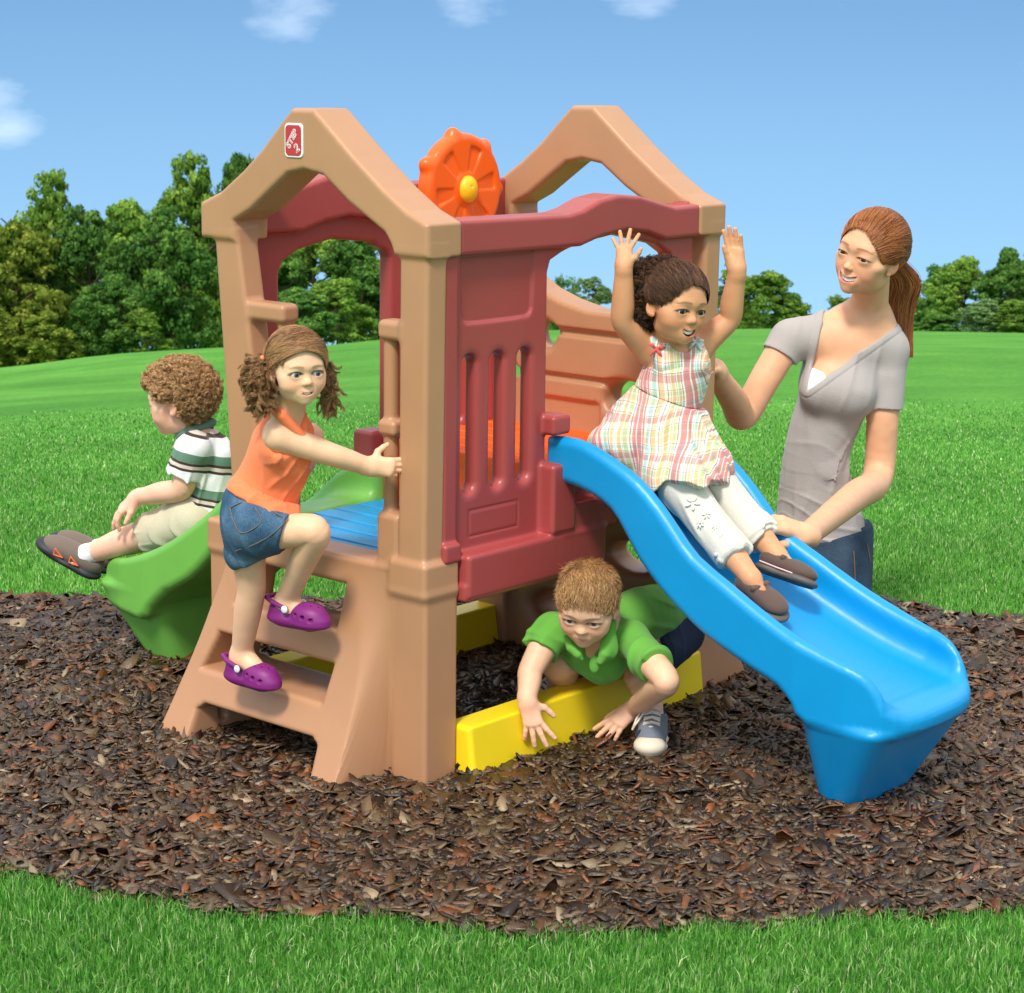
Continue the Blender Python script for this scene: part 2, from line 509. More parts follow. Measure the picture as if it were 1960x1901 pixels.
# ------------------------------------------------------------------ trees beyond the field
def foliage_mat(name, a, b, c):
    m = bpy.data.materials.new(name); m.use_nodes = True; t = NT(m.node_tree)
    col = t.n('ShaderNodeAttribute', attribute_name='Col').outputs['Fac']
    cr = t.ramp(col, [(0, a), (.5, b), (1, c)])
    oi = t.n('ShaderNodeObjectInfo').outputs['Random']
    hv = t.n('ShaderNodeMapRange', {0: oi, 3: .8, 4: 1.2})
    cr = t.n('ShaderNodeHueSaturation', {'Color': cr, 'Value': hv}).outputs[0]
    d = t.n('ShaderNodeBsdfDiffuse', {'Color': cr}); tr = t.n('ShaderNodeBsdfTranslucent', {'Color': cr})
    t.n('ShaderNodeOutputMaterial', {'Surface': t.n('ShaderNodeMixShader', {0: .28, 1: d, 2: tr})})
    return m


BARK = mat('bark', srgb(88, 74, 62), .9, .1, bump=(30., .03))


def crown_mesh(seed, kind):
    """leaf clumps spread through an uneven envelope; unit height, unit-ish width"""
    rng = np.random.default_rng(seed)
    nc = {'broad': 330, 'tall': 280, 'cone': 120, 'loose': 190}[kind]
    nL = {'broad': 13, 'tall': 11, 'cone': 0, 'loose': 9}[kind]
    C = []
    if nL:
        wr_, z0, z1 = {'broad': (.36, .22, .84), 'tall': (.26, .18, .88), 'loose': (.34, .30, .86)}[kind]
        Lb = []
        for i in range(nL):
            a = rng.uniform(0, 6.28); t = (i + rng.random()) / nL; z = z0 + (z1 - z0) * t
            r = wr_ * math.sqrt(rng.random()) * (1 - .75 * max(0, t - .55) / .45); Lb.append((math.cos(a) * r, math.sin(a) * r, z, rng.uniform(.13, .21) * (1 - .35 * t)))
        Lb = np.array(Lb)
        while len(C) < nc:
            l = Lb[rng.integers(nL)]; v = rng.normal(0, 1, 3); v /= np.linalg.norm(v)
            if v[2] < -.55: continue
            p = l[:3] + v * l[3] * rng.uniform(.75, 1.05)
            if p[2] > .985: continue
            C.append((*p, rng.uniform(.030, .060)))
        for q in range(40): C.append((rng.normal(0, .2), rng.normal(0, .2), rng.uniform(.02, .35), rng.uniform(.05, .08)))
    while len(C) < nc:
        p = rng.uniform(-1, 1, 3); p[2] = rng.uniform(0, 1)
        r = np.hypot(p[0], p[1]); R = .38 * (1.02 - p[2]) + .03
        if r < R and (r > R * .40 or rng.random() < .5): C.append((*p, rng.uniform(.055, .10)))
    C = np.array(C)
    per = {'broad': 60, 'tall': 60, 'cone': 80, 'loose': 45}[kind]
    n = len(C) * per
    ci = np.repeat(np.arange(len(C)), per)
    dv = rng.normal(0, 1, (n, 3)); dv /= np.linalg.norm(dv, axis=1, keepdims=True)
    rr = rng.uniform(.55, 1.15, n)[:, None] * C[ci, 3:4]
    P = C[ci, :3] + dv * rr * [1.15, 1.15, .75]
    a = rng.normal(0, 1, (n, 3)); a -= dv * (a * dv).sum(1)[:, None] * .5; a /= np.linalg.norm(a, axis=1, keepdims=True)
    b = np.cross(dv, a); b /= np.linalg.norm(b, axis=1, keepdims=True) + 1e-9
    s = rng.uniform(.010, .021, n)[:, None]
    V = np.stack([P - a * s, P + b * s * .7, P + a * s, P - b * s * .7], 1).reshape(-1, 3)
    F = (np.arange(n) * 4)[:, None] + np.arange(4)
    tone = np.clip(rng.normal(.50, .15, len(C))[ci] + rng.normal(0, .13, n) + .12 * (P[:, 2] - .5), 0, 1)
    return V, F, np.repeat(np.repeat(tone[:, None], 3, 1), 4, 0)


def trunk_mesh(seed):
    rng = np.random.default_rng(seed); Vs, Fs, off = [], [], 0
    def limb(a, b, r1, r2, k=7):
        nonlocal off
        a, b = np.array(a, float), np.array(b, float); d = (b - a) / np.linalg.norm(b - a)
        u = np.cross(d, [0, .3, 1.]) if abs(d[2]) < .9 else np.cross(d, [1., 0, 0]); u /= np.linalg.norm(u); v = np.cross(d, u)
        t = np.arange(k) / k * 2 * np.pi
        ring = np.cos(t)[:, None] * u + np.sin(t)[:, None] * v
        mid = (a + b) / 2 + rng.normal(0, .02, 3)
        Vs.append(np.vstack([a + ring * r1, mid + ring * (r1 + r2) / 2, b + ring * r2]))
        j = np.arange(k)
        for q in (0, k): Fs.append(np.stack([off + q + j, off + q + (j + 1) % k, off + q + k + (j + 1) % k, off + q + k + j], 1))
        off += 3 * k
    limb((0, 0, -.35), (0.01, 0, .15), .020, .014); limb((.01, 0, .15), (.0, .02, .55), .014, .005)
    for i in range(7):
        t = rng.uniform(0, 6.28); z = rng.uniform(.05, .5)
        limb((0, 0, z), (math.cos(t) * .25, math.sin(t) * .25, z + .2), .012, .004)
    return np.vstack(Vs), np.vstack(Fs)


FOL = {'green': foliage_mat('foliage_green', srgb(54, 84, 34), srgb(102, 140, 54), srgb(158, 186, 84)),
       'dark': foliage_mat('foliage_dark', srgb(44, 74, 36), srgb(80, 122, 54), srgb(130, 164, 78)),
       'yellow': foliage_mat('foliage_yellow', srgb(62, 82, 30), srgb(116, 138, 52), srgb(176, 182, 82)),
       'pale': foliage_mat('foliage_pale', srgb(50, 78, 50), srgb(98, 130, 78), srgb(150, 176, 110))}
_crowns = {}


def tree(px, top, base, hw, dist, kind, hue, label, grp='trees along the far edge of the field'):
    """px, top, base, hw measured at the photograph's scale give the bearing and size seen from the lawn; built at its own distance"""
    key = (kind, hue, _tree_n[0] % 3)
    if key not in _crowns:
        V, F, c = crown_mesh(100 + len(_crowns) * 7, kind)
        _crowns[key] = (V, F, c)
    V, F, c = _crowns[key]
    x = px * dist; ppm = 4007 / dist
    h = (base - top) / ppm; wdt = 2.9 * hw / ppm
    zb = float(ground_z(np.array([x]), np.array([dist * 1.]))[0])
    nm = {'broad': 'broadleaf_tree', 'tall': 'tall_tree', 'cone': 'conifer_tree', 'loose': 'young_tree'}[kind]
    t = empty(nm, (x, dist, zb), _tree_n[0] * 1.3)
    tag(t, label, 'tree', grp)
    if key + ('me',) in _crowns: o = bpy.data.objects.new('crown', _crowns[key + ('me',)]); COL.objects.link(o); o.parent = t
    else:
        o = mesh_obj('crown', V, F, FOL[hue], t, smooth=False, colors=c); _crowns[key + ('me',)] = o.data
    low = {'broad': -.02, 'tall': -.02, 'cone': .0, 'loose': .02}[kind]
    o.location = (0, 0, h * low); o.scale = (wdt, wdt, h * (1 - low))
    if 'trunk' not in _crowns:
        Vt, Ft = trunk_mesh(5); k_ = mesh_obj('trunk', Vt, Ft, BARK, t); _crowns['trunk'] = k_.data
    else: k_ = bpy.data.objects.new('trunk', _crowns['trunk']); COL.objects.link(k_); k_.parent = t
    k_.location = (0, 0, h * .25); k_.scale = (h * .9, h * .9, h * .8)
    _tree_n[0] += 1


_tree_n = [0]
bear = lambda px: (px - 991) / 4007 * 1.03        # bearing measured on the photograph, as x / y
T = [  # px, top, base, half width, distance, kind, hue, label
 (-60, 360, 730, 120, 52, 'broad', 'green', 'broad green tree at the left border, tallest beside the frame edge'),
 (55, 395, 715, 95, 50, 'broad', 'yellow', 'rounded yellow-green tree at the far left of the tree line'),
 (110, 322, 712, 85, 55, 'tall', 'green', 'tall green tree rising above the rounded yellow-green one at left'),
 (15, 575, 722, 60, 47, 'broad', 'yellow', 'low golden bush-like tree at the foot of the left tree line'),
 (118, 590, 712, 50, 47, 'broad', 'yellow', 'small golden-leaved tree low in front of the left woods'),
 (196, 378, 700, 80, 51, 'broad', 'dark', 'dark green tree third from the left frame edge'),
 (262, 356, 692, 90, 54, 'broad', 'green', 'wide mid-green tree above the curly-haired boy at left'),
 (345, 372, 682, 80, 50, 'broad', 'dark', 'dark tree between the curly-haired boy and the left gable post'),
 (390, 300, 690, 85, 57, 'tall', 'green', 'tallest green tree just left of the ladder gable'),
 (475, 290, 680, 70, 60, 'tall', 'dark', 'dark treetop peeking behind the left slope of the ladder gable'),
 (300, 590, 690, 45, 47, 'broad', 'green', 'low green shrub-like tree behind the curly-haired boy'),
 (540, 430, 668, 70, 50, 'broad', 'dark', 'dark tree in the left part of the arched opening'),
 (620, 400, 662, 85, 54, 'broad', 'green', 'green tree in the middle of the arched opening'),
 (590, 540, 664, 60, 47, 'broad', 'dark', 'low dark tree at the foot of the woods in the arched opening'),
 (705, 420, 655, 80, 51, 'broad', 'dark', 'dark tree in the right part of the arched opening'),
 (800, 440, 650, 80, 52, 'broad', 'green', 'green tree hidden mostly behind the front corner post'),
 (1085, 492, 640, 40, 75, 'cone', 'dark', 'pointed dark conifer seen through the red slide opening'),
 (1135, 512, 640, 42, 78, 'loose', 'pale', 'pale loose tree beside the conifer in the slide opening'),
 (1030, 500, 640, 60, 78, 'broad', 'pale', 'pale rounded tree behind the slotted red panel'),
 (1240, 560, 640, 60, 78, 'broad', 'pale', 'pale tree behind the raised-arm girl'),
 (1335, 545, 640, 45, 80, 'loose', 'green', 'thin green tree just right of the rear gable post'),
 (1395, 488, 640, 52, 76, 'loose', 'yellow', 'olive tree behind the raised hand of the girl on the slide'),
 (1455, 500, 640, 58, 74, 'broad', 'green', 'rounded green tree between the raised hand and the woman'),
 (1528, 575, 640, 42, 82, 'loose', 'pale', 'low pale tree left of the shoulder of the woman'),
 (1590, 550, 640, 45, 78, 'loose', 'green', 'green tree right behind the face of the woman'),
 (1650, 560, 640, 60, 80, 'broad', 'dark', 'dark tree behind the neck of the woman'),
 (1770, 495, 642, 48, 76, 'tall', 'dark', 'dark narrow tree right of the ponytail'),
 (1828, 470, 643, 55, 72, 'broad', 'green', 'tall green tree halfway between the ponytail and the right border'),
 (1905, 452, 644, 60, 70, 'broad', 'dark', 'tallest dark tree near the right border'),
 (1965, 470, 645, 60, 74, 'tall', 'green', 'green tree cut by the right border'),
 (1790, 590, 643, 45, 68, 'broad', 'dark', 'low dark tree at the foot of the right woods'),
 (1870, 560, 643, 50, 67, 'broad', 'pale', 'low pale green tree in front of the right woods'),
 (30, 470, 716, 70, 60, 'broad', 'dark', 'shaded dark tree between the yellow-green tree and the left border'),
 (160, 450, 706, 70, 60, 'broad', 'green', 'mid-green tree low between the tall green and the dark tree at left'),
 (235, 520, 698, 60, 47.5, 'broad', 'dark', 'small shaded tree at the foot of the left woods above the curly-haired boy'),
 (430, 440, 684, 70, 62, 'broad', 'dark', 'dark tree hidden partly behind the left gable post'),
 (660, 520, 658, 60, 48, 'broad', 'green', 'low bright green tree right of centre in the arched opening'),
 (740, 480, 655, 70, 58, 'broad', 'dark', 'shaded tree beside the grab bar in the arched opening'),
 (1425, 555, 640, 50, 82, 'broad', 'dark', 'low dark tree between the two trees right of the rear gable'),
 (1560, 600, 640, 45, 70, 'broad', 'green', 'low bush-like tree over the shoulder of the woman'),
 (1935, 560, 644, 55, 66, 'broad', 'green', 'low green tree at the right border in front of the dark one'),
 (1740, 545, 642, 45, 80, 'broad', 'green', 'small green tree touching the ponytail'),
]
for (px_, tp, bs, hw, ds, kd, hu, lb) in T:
    tree(bear(px_), tp, bs, hw, ds, kd, hu, lb)
# ------------------------------------------------------------------ the climber (local frame: x along the red side, y along the ladder side)
TAN = plastic('tan_plastic', srgb(181, 133, 97), .38)
RED = plastic('brick_red_plastic', srgb(162, 68, 66), .36)
BLUE = plastic('blue_plastic', srgb(4, 142, 204), .36)
GREEN = plastic('green_plastic', srgb(112, 176, 74), .38)
YELL = plastic('yellow_plastic', srgb(246, 214, 30), .36)
ORNG = plastic('orange_plastic', srgb(255, 98, 22), .32)
BALL = plastic('amber_plastic', srgb(255, 190, 30), .3)
WHITE = mat('white_print', srgb(240, 240, 238), .45)
BADGE = mat('badge_red', srgb(190, 45, 60), .25, coat=.6)
STEEL = mat('steel', srgb(190, 190, 190), .3, build=None)
STEEL.node_tree.nodes['Principled BSDF'].inputs['Metallic'].default_value = 1

climber = empty('play_climber', (CX, CY, 0), math.pi / 2 - YAW)
tag(climber, 'tan and brick red plastic toddler climber with two slides on brown mulch', 'playground climber')

GOUT = [(-.003, 1.114), (-.003, 1.183), (.012, 1.190), (.055, 1.207), (.12, 1.247), (.21, 1.312), (.29, 1.376), (.326, 1.404), (.394, 1.404),
        (.43, 1.372), (.49, 1.315), (.55, 1.268), (.625, 1.219), (.693, 1.192), (.693, 1.114), (.583, 1.114), (.581, 1.157), (.53, 1.182), (.469, 1.225),
        (.41, 1.266), (.36, 1.276), (.301, 1.267), (.225, 1.215), (.12, 1.159), (.103, 1.136), (.094, 1.114)]


def xfl(z):
    return -.145 * np.clip((.45 - z) / .45, 0, 1.1) ** 1.6


def gable_end(P, x):
    """gable, collars, posts; x = distance from the outer face"""
    yz = P[:, 1:]
    y, z = P[:, 1], P[:, 2]
    Q = np.stack([x, y, z], 1)
    d = extr(dpoly(yz, GOUT), x, 0, .107, .011)
    pc = dpoly(yz, [(.004, 1.14), (.084, 1.14), (.088, .47), (.010, .47)])
    pl = dpoly(yz, [(.657, 1.14), (.58, 1.14), (.548, .95), (.528, .8), (.518, .47), (.604, .47), (.628, .8)])
    d = smin(d, extr(np.minimum(pc, pl), x, .008, .07, .010), .012)
    # lower collars and base columns
    for a, b in ((0, .107), (.583, .69)):
        d = smin(d, dbox(Q, (.0545, (a + b) / 2, .441), (.0545, .0535, .039), .011), .012)
        d = smin(d, dbox(Q, (.057, (a + b) / 2, .19), (.051, .0505, .23), .010), .014)
    return d


def ladder_end(P):
    x, y, z = P.T
    d = gable_end(P, x)
    pl = dpoly(P[:, 1:], [(.100, .462), (.100, .40), (.100, .02), (.100, -.03), (.712, -.03), (.705, .0), (.688, .10), (.650, .28), (.606, .44), (.600, .462)])
    r = .012
    a = pl + r
    eg = np.interp(z, [0, .46], [.124, .154])
    fs = smax(xfl(z) - x, (xfl(z) - x + np.clip((eg - y) / (eg - .104), -1.5, 1.3) * (-xfl(z) + .004)), .020)
    b = np.maximum(fs * .80, (x - .098) * .93) + r
    plate = np.minimum(np.maximum(a, b), 0) + np.sqrt(np.maximum(a, 0) ** 2 + np.maximum(b, 0) ** 2) - r
    d = smin(d, plate, .016)
    yz = P[:, 1:]
    o = dpoly(yz, [(.245, .305), (.235, .40), (.47, .40), (.545, .40), (.565, .305)]) + .016
    o2 = dpoly(yz, [(.236, .152), (.230, .232), (.60, .232), (.625, .152)]) + .016
    o3 = dpoly(yz, [(.198, -.05), (.215, .068), (.235, .08), (.585, .08), (.603, .066), (.60, -.05)]) + .012
    cut = np.minimum(np.minimum(o, o2) - .016, o3 - .012)
    d = smax(d, -cut, .014)
    # slot in the inner side of the foot
    d = smax(d, -(dcap(P, (-.03, .60, .035), (-.03, .60, .07), .012)), .006)
    # grab bars beside the opening
    q = P
    for (yb, y0, sgn, zt) in ((.134, .085, 1, .958), (.457, .54, -1, .963)):
        br = dbox(q, (.038, (yb + y0) / 2 + sgn * .004, zt), (.026, abs(yb - y0) / 2 + .016, .021), .012)
        d = smin(d, br, .016)
        d = smin(d, dcap(q, (.038, yb, .5), (.038, yb, zt), .0165), .006)
        d = smin(d, dbox(q, (.038, yb - sgn * .004, .752), (.024, .026, .017), .011), .008)
        d = smin(d, dbox(q, (.038, yb - sgn * .012, .51), (.028, .033, .062), .013), .012)
    return d


def wall_end(P):
    xx = 1.03 - P[:, 0]
    Q = np.stack([xx, P[:, 1], P[:, 2]], 1)
    x, y, z = Q.T
    d = gable_end(Q, x)
    yz = Q[:, 1:]
    pl = dpoly(yz, [(.10, .98), (.06, .99), (.05, .5), (.02, .4), (-.02, -.03), (.712, -.03), (.675, .4), (.64, .99), (.56, .98), (.50, .948), (.43, .925), (.345, .908), (.25, .908), (.16, .935)])
    r = .012; a = pl + r; b = np.maximum(xfl(z) * .95 - x, x - (.088 + .006 * np.clip((z - .45) * 8, -1, 1))) * .93 + r
    d = smin(d, np.minimum(np.maximum(a, b), 0) + np.sqrt(np.maximum(a, 0) ** 2 + np.maximum(b, 0) ** 2) - r, .014)
    # moulded ledges on the inner face
    led = np.minimum(np.abs(z - .86) - .006, np.abs(z - .70) - .01)
    d = smax(d, -smax(np.abs(x - .094) - .014, np.abs(z - .850) - .010, .006), .008)
    d = smax(d, -smax(np.abs(x - .094) - .012, np.abs(z - .735) - .008, .006), .008)
    rec = smax(np.abs(x - .094) - .012, smax(np.abs(z - .63) - .05, np.abs(y - .42) - .12, .02), .01)
    d = smax(d, -rec, .012)
    rec = smax(np.abs(x - .094) - .012, smax(np.abs(z - .20) - .012, np.abs(y - .575) - .05, .01), .01)
    d = smax(d, -rec, .012)
    for (cy, cz, ry, rz) in ((.225, .70, .062, .042), (.20, .305, .075, .037), (.455, .13, .065, .04), (.49, .835, .04, .035), (.62, .73, .04, .035)):
        e = np.sqrt(((y - cy) / ry) ** 2 + ((z - cz) / rz) ** 2)
        d = smax(d, -((e - 1) * min(ry, rz)), .026)
    return d


BEAM = [(.102, 1.114), (.102, 1.187), (.452, 1.184), (.50, 1.192), (.56, 1.212), (.624, 1.220), (.70, 1.214), (.77, 1.198), (.834, 1.184), (.928, 1.186), (.928, 1.112), (.799, 1.111),
        (.73, 1.130), (.652, 1.139), (.57, 1.130), (.495, 1.112)]


def red_side(P, zs, up=0., xo=.403, arch=0.):
    """beam, slotted panel, slide mount; zs = height of the slide's entry, top = bottom flange top"""
    x, y, z = P.T
    xz = P[:, [0, 2]]
    beam = [(a, b + (up if b > 1.15 else up * .3)) for a, b in BEAM]
    # tabs that hook over the gables
    tabs = 1e3
    d0 = extr(dpoly(xz, [(.03, 1.17), (.03, 1.193), (.12, 1.192), (.12, 1.17)]), y, .030, .07, .004)
    d0 = np.minimum(d0, extr(dpoly(xz, [(.91, 1.17), (.91, 1.191), (1.0, 1.193), (1.0, 1.17)]), y, .030, .07, .004))
    A = arch
    pan = [(.060, 1.15), (.060, .47 - (.6 - zs) * .5), (.60, .47 - (.6 - zs) * .5), (.60, zs - (.6 - zs) * .35), (xo + .002, zs + .02 - (.6 - zs) * .35), (xo, 1.06 - A * .5), (xo + .009, 1.085 - A * .8), (xo + .047, 1.10 - A * .8), ((xo + .597) / 2, 1.115 - A), ((xo + .87) / 2, 1.13 - A), (.79, 1.10 - A * .7), (.838, 1.075 - A * .7), (.850, 1.04 - A * .5),
           (.852, .60), (.93, .60), (.93, 1.15)]
    d = extr(dpoly(xz, pan), y, .018, .060, .009)
    # pilaster left of the panel
    d = smin(d, dbox(P, (.086, .034, .80), (.022, .026, .33), .008), .008)
    rec = extr(dpoly(xz, chaikin([(.125, 1.20), (.125, .992), (.132, .976), (.148, .970), (.330, .970), (.345, .976), (.352, .992), (.352, 1.20)], 1)), y, -.02, .0245, .004)
    d = smax(d, -rec, .006)
    rec = extr(np.abs(dpoly(xz, [(.155, .515), (.155, .570), (.311, .570), (.311, .515)])) - .0015, y, -.02, .0205, .001)
    d = smax(d, -rec, .002)
    for k in range(3):
        cx = .155 + k * .0885
        s = np.stack([x - cx, np.clip(z - .756, -.125, .125) - (z - .756)], 1)
        e = np.linalg.norm(s, axis=1) - .0205
        d = smax(d, -e, .020)
    d = smin(d, extr(dpoly(xz, beam), y, 0, .088, .010), .006)
    d = np.minimum(d, d0)
    # lower flange, shelf and the stepped bumps round the slide's entry
    if up > 0: P = P + np.array([0, 0, .060])
    d = smin(d, dbox(P, (.345, .018, .437), (.233, .040, .049), .011), .012)
    d = smin(d, dbox(P, (.335, .018, .385 + .018), (.228, .034, .020), .008), .008)
    d = smin(d, dbox(P, (.085, .030, .492), (.026, .034, .022), .009), .008)
    if up > 0: P = P - np.array([0, 0, .060])
    zo = zs - .60; dx = xo - .403
    P = P - np.array([dx, 0, zo])
    if up > 0: return smin(d, dbox(P, (.418, .012, .715), (.036, .034, .036), .010), .010)
    d = smin(d, dbox(P, (.421, .005, .565), (.040, .030, .078), .010), .012)
    d = smin(d, dbox(P, (.52, .012, .51), (.10, .030, .036), .009), .010)
    d = smin(d, dbox(P, (.418, .012, .728), (.030, .030, .022), .009), .010)
    return d


# rear and front ends
front_end = sdf_obj('ladder_panel', ladder_end, (-.17, -.02, -.03), (.13, .73, 1.42), .0042, TAN, climber)
rear_end = sdf_obj('climbing_wall', wall_end, (.90, -.06, -.03), (1.20, .76, 1.42), .0046, TAN, climber)
rear_end['label'] = 'tan end wall with oval footholes under an open gable'
o = sdf_obj('side_panel', lambda P: red_side(P, .60), (.02, -.04, .37), (1.02, .10, 1.24), .0038, RED, climber)
o['label'] = 'red side panel with three tall slots behind the blue slide'
flip = lambda P: P * np.array([-1, -1, 1.]) + np.array([1.03, .69, 0])
o = sdf_obj('side_panel', lambda P: red_side(flip(P), .47, .034, .49, .034), (.0, .58, .30), (1.02, .74, 1.28), .0050, RED, climber)
o['label'] = 'red side panel with arched opening over the green slide'


def deck(P, x0, x1, zt, edge):
    d = dbox(P, ((x0 + x1) / 2, .345, zt - .02), ((x1 - x0) / 2, .305, .02), .006)
    g = np.abs(((P[:, 0] - x0 - .02) % .074) - .037)        # grooves between planks
    return smax(d, -np.maximum(.004 - np.minimum(g, 1) * 0 - g, P[:, 2] * 0 + (zt - .006) - P[:, 2]) * -1 if False else -np.maximum(g - .0035, (zt - .006) - P[:, 2]), .004)


o = sdf_obj('deck', lambda P: deck(P, .085, .545, .452, 0), (.08, .03, .40), (.56, .66, .47), .004, BLUE, climber)
o['label'] = 'lower blue deck of narrow planks'


def odeck(P):
    d = deck(P, .53, .955, .604, 0)
    d = smin(d, dbox(P, (.54, .345, .52), (.012, .30, .085), .006), .006)
    return d


o = sdf_obj('deck', odeck, (.5, .03, .42), (.97, .66, .62), .0045, ORNG, climber)
o['label'] = 'upper orange deck with orange riser'


def beam_sdf(P, y0):
    x, y, z = P.T
    prof = dpoly(P[:, 1:], [(y0 - .052, -.03), (y0 - .034, .112), (y0 + .034, .112), (y0 + .052, -.03)])
    d = extr(prof, x, .108, .948, .012)
    d = smax(d, -(np.maximum(np.abs(y - y0) - .020, .110 - z)), .003) if False else d
    return d


for y0, sd_, lab in ((.004, 1, 'yellow base beam under the red slotted panel'), (.655, -1, 'yellow base beam on the far side')):
    V_, F_, N_ = polygonize(lambda P, b, c: beam_sdf(P, y0), (.1, y0 - .06, -.03), (.96, y0 + .06, .12), .005)
    o = mesh_obj('base_beam', V_, F_, YELL, climber, N=N_); o['label'] = lab

# ---- slides
B_TOP = [(.045, .700), (-.05, .702), (-.107, .688), (-.167, .664), (-.227, .634), (-.286, .587), (-.334, .538), (-.38, .494), (-.459, .452), (-.542, .409), (-.624, .372), (-.703, .345), (-.770, .326), (-.803, .308), (-.827, .280), (-.845, .250), (-.872, .236), (-.884, .215), (-.880, .190)]
B_LOW = [(-.85, .176), (-.67, .184), (-.632, .223), (-.598, .253), (-.549, .271), (-.493, .292), (-.41, .327), (-.351, .363), (-.293, .404), (-.233, .46), (-.19, .515), (-.153, .557), (-.098, .583), (-.03, .597), (.045, .597)]
B_BED = [(.06, .612), (-.05, .608), (-.12, .592), (-.19, .558), (-.26, .504), (-.33, .440), (-.42, .380), (-.54, .322), (-.64, .282), (-.73, .256), (-.80, .244), (-.85, .240), (-.92, .215), (-.95, .16)]


B_TOP, B_LOW, B_BED = [[tuple(v) for v in spline(np.array(p_), 2)] for p_ in (B_TOP, B_LOW, B_BED)]


def slide_sdf(P, x0, x1, top, low, bed, foot):
    x, y, z = P.T
    t = np.clip((-y - .35) / .45, 0, 1)
    w = (x1 - x0) / 2 + .022 * t
    xc = (x0 + x1) / 2 + .022 * t
    X = (x - xc)
    # plan view rounding of the lip
    side = dpoly(P[:, 1:], top + low)
    lip = dpoly(np.stack([X, y], 1), chaikin([(-w.max(), .2), (-w.max(), -.80), (-w.max() * .55, -.885), (w.max() * .55, -.885), (w.max(), -.80), (w.max(), .2)], 2))
    r = .022
    a = side + r; b = np.maximum(np.abs(X) - w, lip) + r
    d = np.minimum(np.maximum(a, b), 0) + np.sqrt(np.maximum(a, 0) ** 2 + np.maximum(b, 0) ** 2) - r
    # trough
    bedp = dpoly(P[:, 1:], bed + [(-.95, 1.2), (.06, 1.2)])
    wi = w - .042 - .02 * np.clip((-y - .74) / .1, 0, 1)
    tr = smax(bedp, np.abs(X) - wi, .045)
    d = smax(d, -tr, .030)
    # a shallow step along the bed's edges
    tr2 = smax(bedp + 0, np.abs(X) - wi + .0, .06)
    # foot tub
    k = np.clip((.20 - z) / .2, 0, 1.2)
    ft = np.maximum(np.abs(X) - (w - .012 - .070 * k), np.abs(y - foot[0]) - (foot[1] - .050 * k)) + .02
    fb = np.maximum(-.03 - z, z - .20) + .02
    ft = smax(np.abs(X) - (w - .010 - .078 * k), np.abs(y - foot[0] - .050 * k) - (foot[1] + .004 - .054 * k), .05) + .02
    ftd = np.minimum(np.maximum(ft, fb), 0) + np.sqrt(np.maximum(ft, 0) ** 2 + np.maximum(fb, 0) ** 2) - .02
    d = smin(d, ftd * .93, .010)
    return d


o = sdf_obj('slide', lambda P: slide_sdf(P, .412, .785, B_TOP, B_LOW, B_BED, (-.745, .100)), (.38, -.91, -.03), (.86, .06, .72), .0042, BLUE, climber)
o['label'] = 'long wavy blue slide at the red slotted side'
# green slide: same builder, mirrored to the far side
G_TOP = [(.05, .540), (-.03, .536), (-.08, .512), (-.123, .484), (-.17, .446), (-.223, .409), (-.32, .348), (-.417, .302), (-.51, .274), (-.58, .262), (-.612, .245), (-.632, .222), (-.655, .200), (-.665, .17)]
G_LOW = [(-.64, .132), (-.45, .12), (-.40, .16), (-.34, .21), (-.25, .26), (-.18, .32), (-.12, .38), (-.07, .42), (.05, .43)]
G_BED = [(.06, .456), (-.05, .452), (-.11, .432), (-.18, .378), (-.26, .318), (-.36, .262), (-.46, .226), (-.54, .208), (-.62, .200), (-.70, .17), (-.75, .12)]

G_TOP, G_LOW, G_BED = [[tuple(v) for v in spline(np.array(p_), 2)] for p_ in (G_TOP, G_LOW, G_BED)]


def green_sdf(P):
    Q = np.stack([P[:, 0], -(P[:, 1] - .69) - .22, P[:, 2]], 1)
    top = [(a - .22, b) for a, b in G_TOP]; low = [(a - .22, b) for a, b in G_LOW]; bed = [(a - .22, b) for a, b in G_BED]
    d = slide_sdf(Q, .150, .545, top, low, bed, (-.745, .115))
    # moulded pocket under the rail
    d = smax(d, -dcap(P, (.13, 1.10, .13), (.13, 1.02, .19), .022, .03), .02)
    return d


o = sdf_obj('slide', green_sdf, (.12, .60, -.03), (.62, 1.40, .56), .0050, GREEN, climber)
o['label'] = 'short green slide on the far side'

# ---- steering wheel on the far beam
wheel_c = np.array([.722, .575, 1.202])


def wheel_sdf(P):
    q = P - wheel_c
    r = np.hypot(q[:, 0], q[:, 2]); a = np.arctan2(q[:, 2], q[:, 0]); y = q[:, 1]
    d = extr(r - .134, y, -.024, .022, .018)
    # six sunk sectors
    k = np.abs(((a + .35) / (math.pi / 3) % 1) - .5) * (math.pi / 3)
    sec = smax(np.abs(r - .074) - .030, (k - .20) * r, .008)
    dep = -.0230 + .004 * np.clip((r - .045) / .05, 0, 1)
    d = smax(d, -np.maximum(sec, y - dep), .005)
    for i in range(7):
        t = math.radians(-75 + 360 / 7 * i + 22)
        c = np.array([math.cos(t) * .133, 0, math.sin(t) * .133])
        d = smin(d, np.linalg.norm((q - c) * [1, .95, 1], axis=1) - .017, .014)
    d = smin(d, extr(r - .040, y, -.027, .02, .01), .006)
    return d


wheel = sdf_obj('steering_wheel', wheel_sdf, wheel_c - .17, wheel_c + .17, .0028, ORNG, climber)
hub = sdf_obj('hub', lambda P: smax(dell(P, wheel_c + [0, -.028, 0], (.029, .020, .033)), -(np.linalg.norm(P - (wheel_c + [-.006, -.050, .008]), axis=1) - .005), .002), wheel_c - .08, wheel_c + [.08, .03, .08], .002, BALL, wheel)

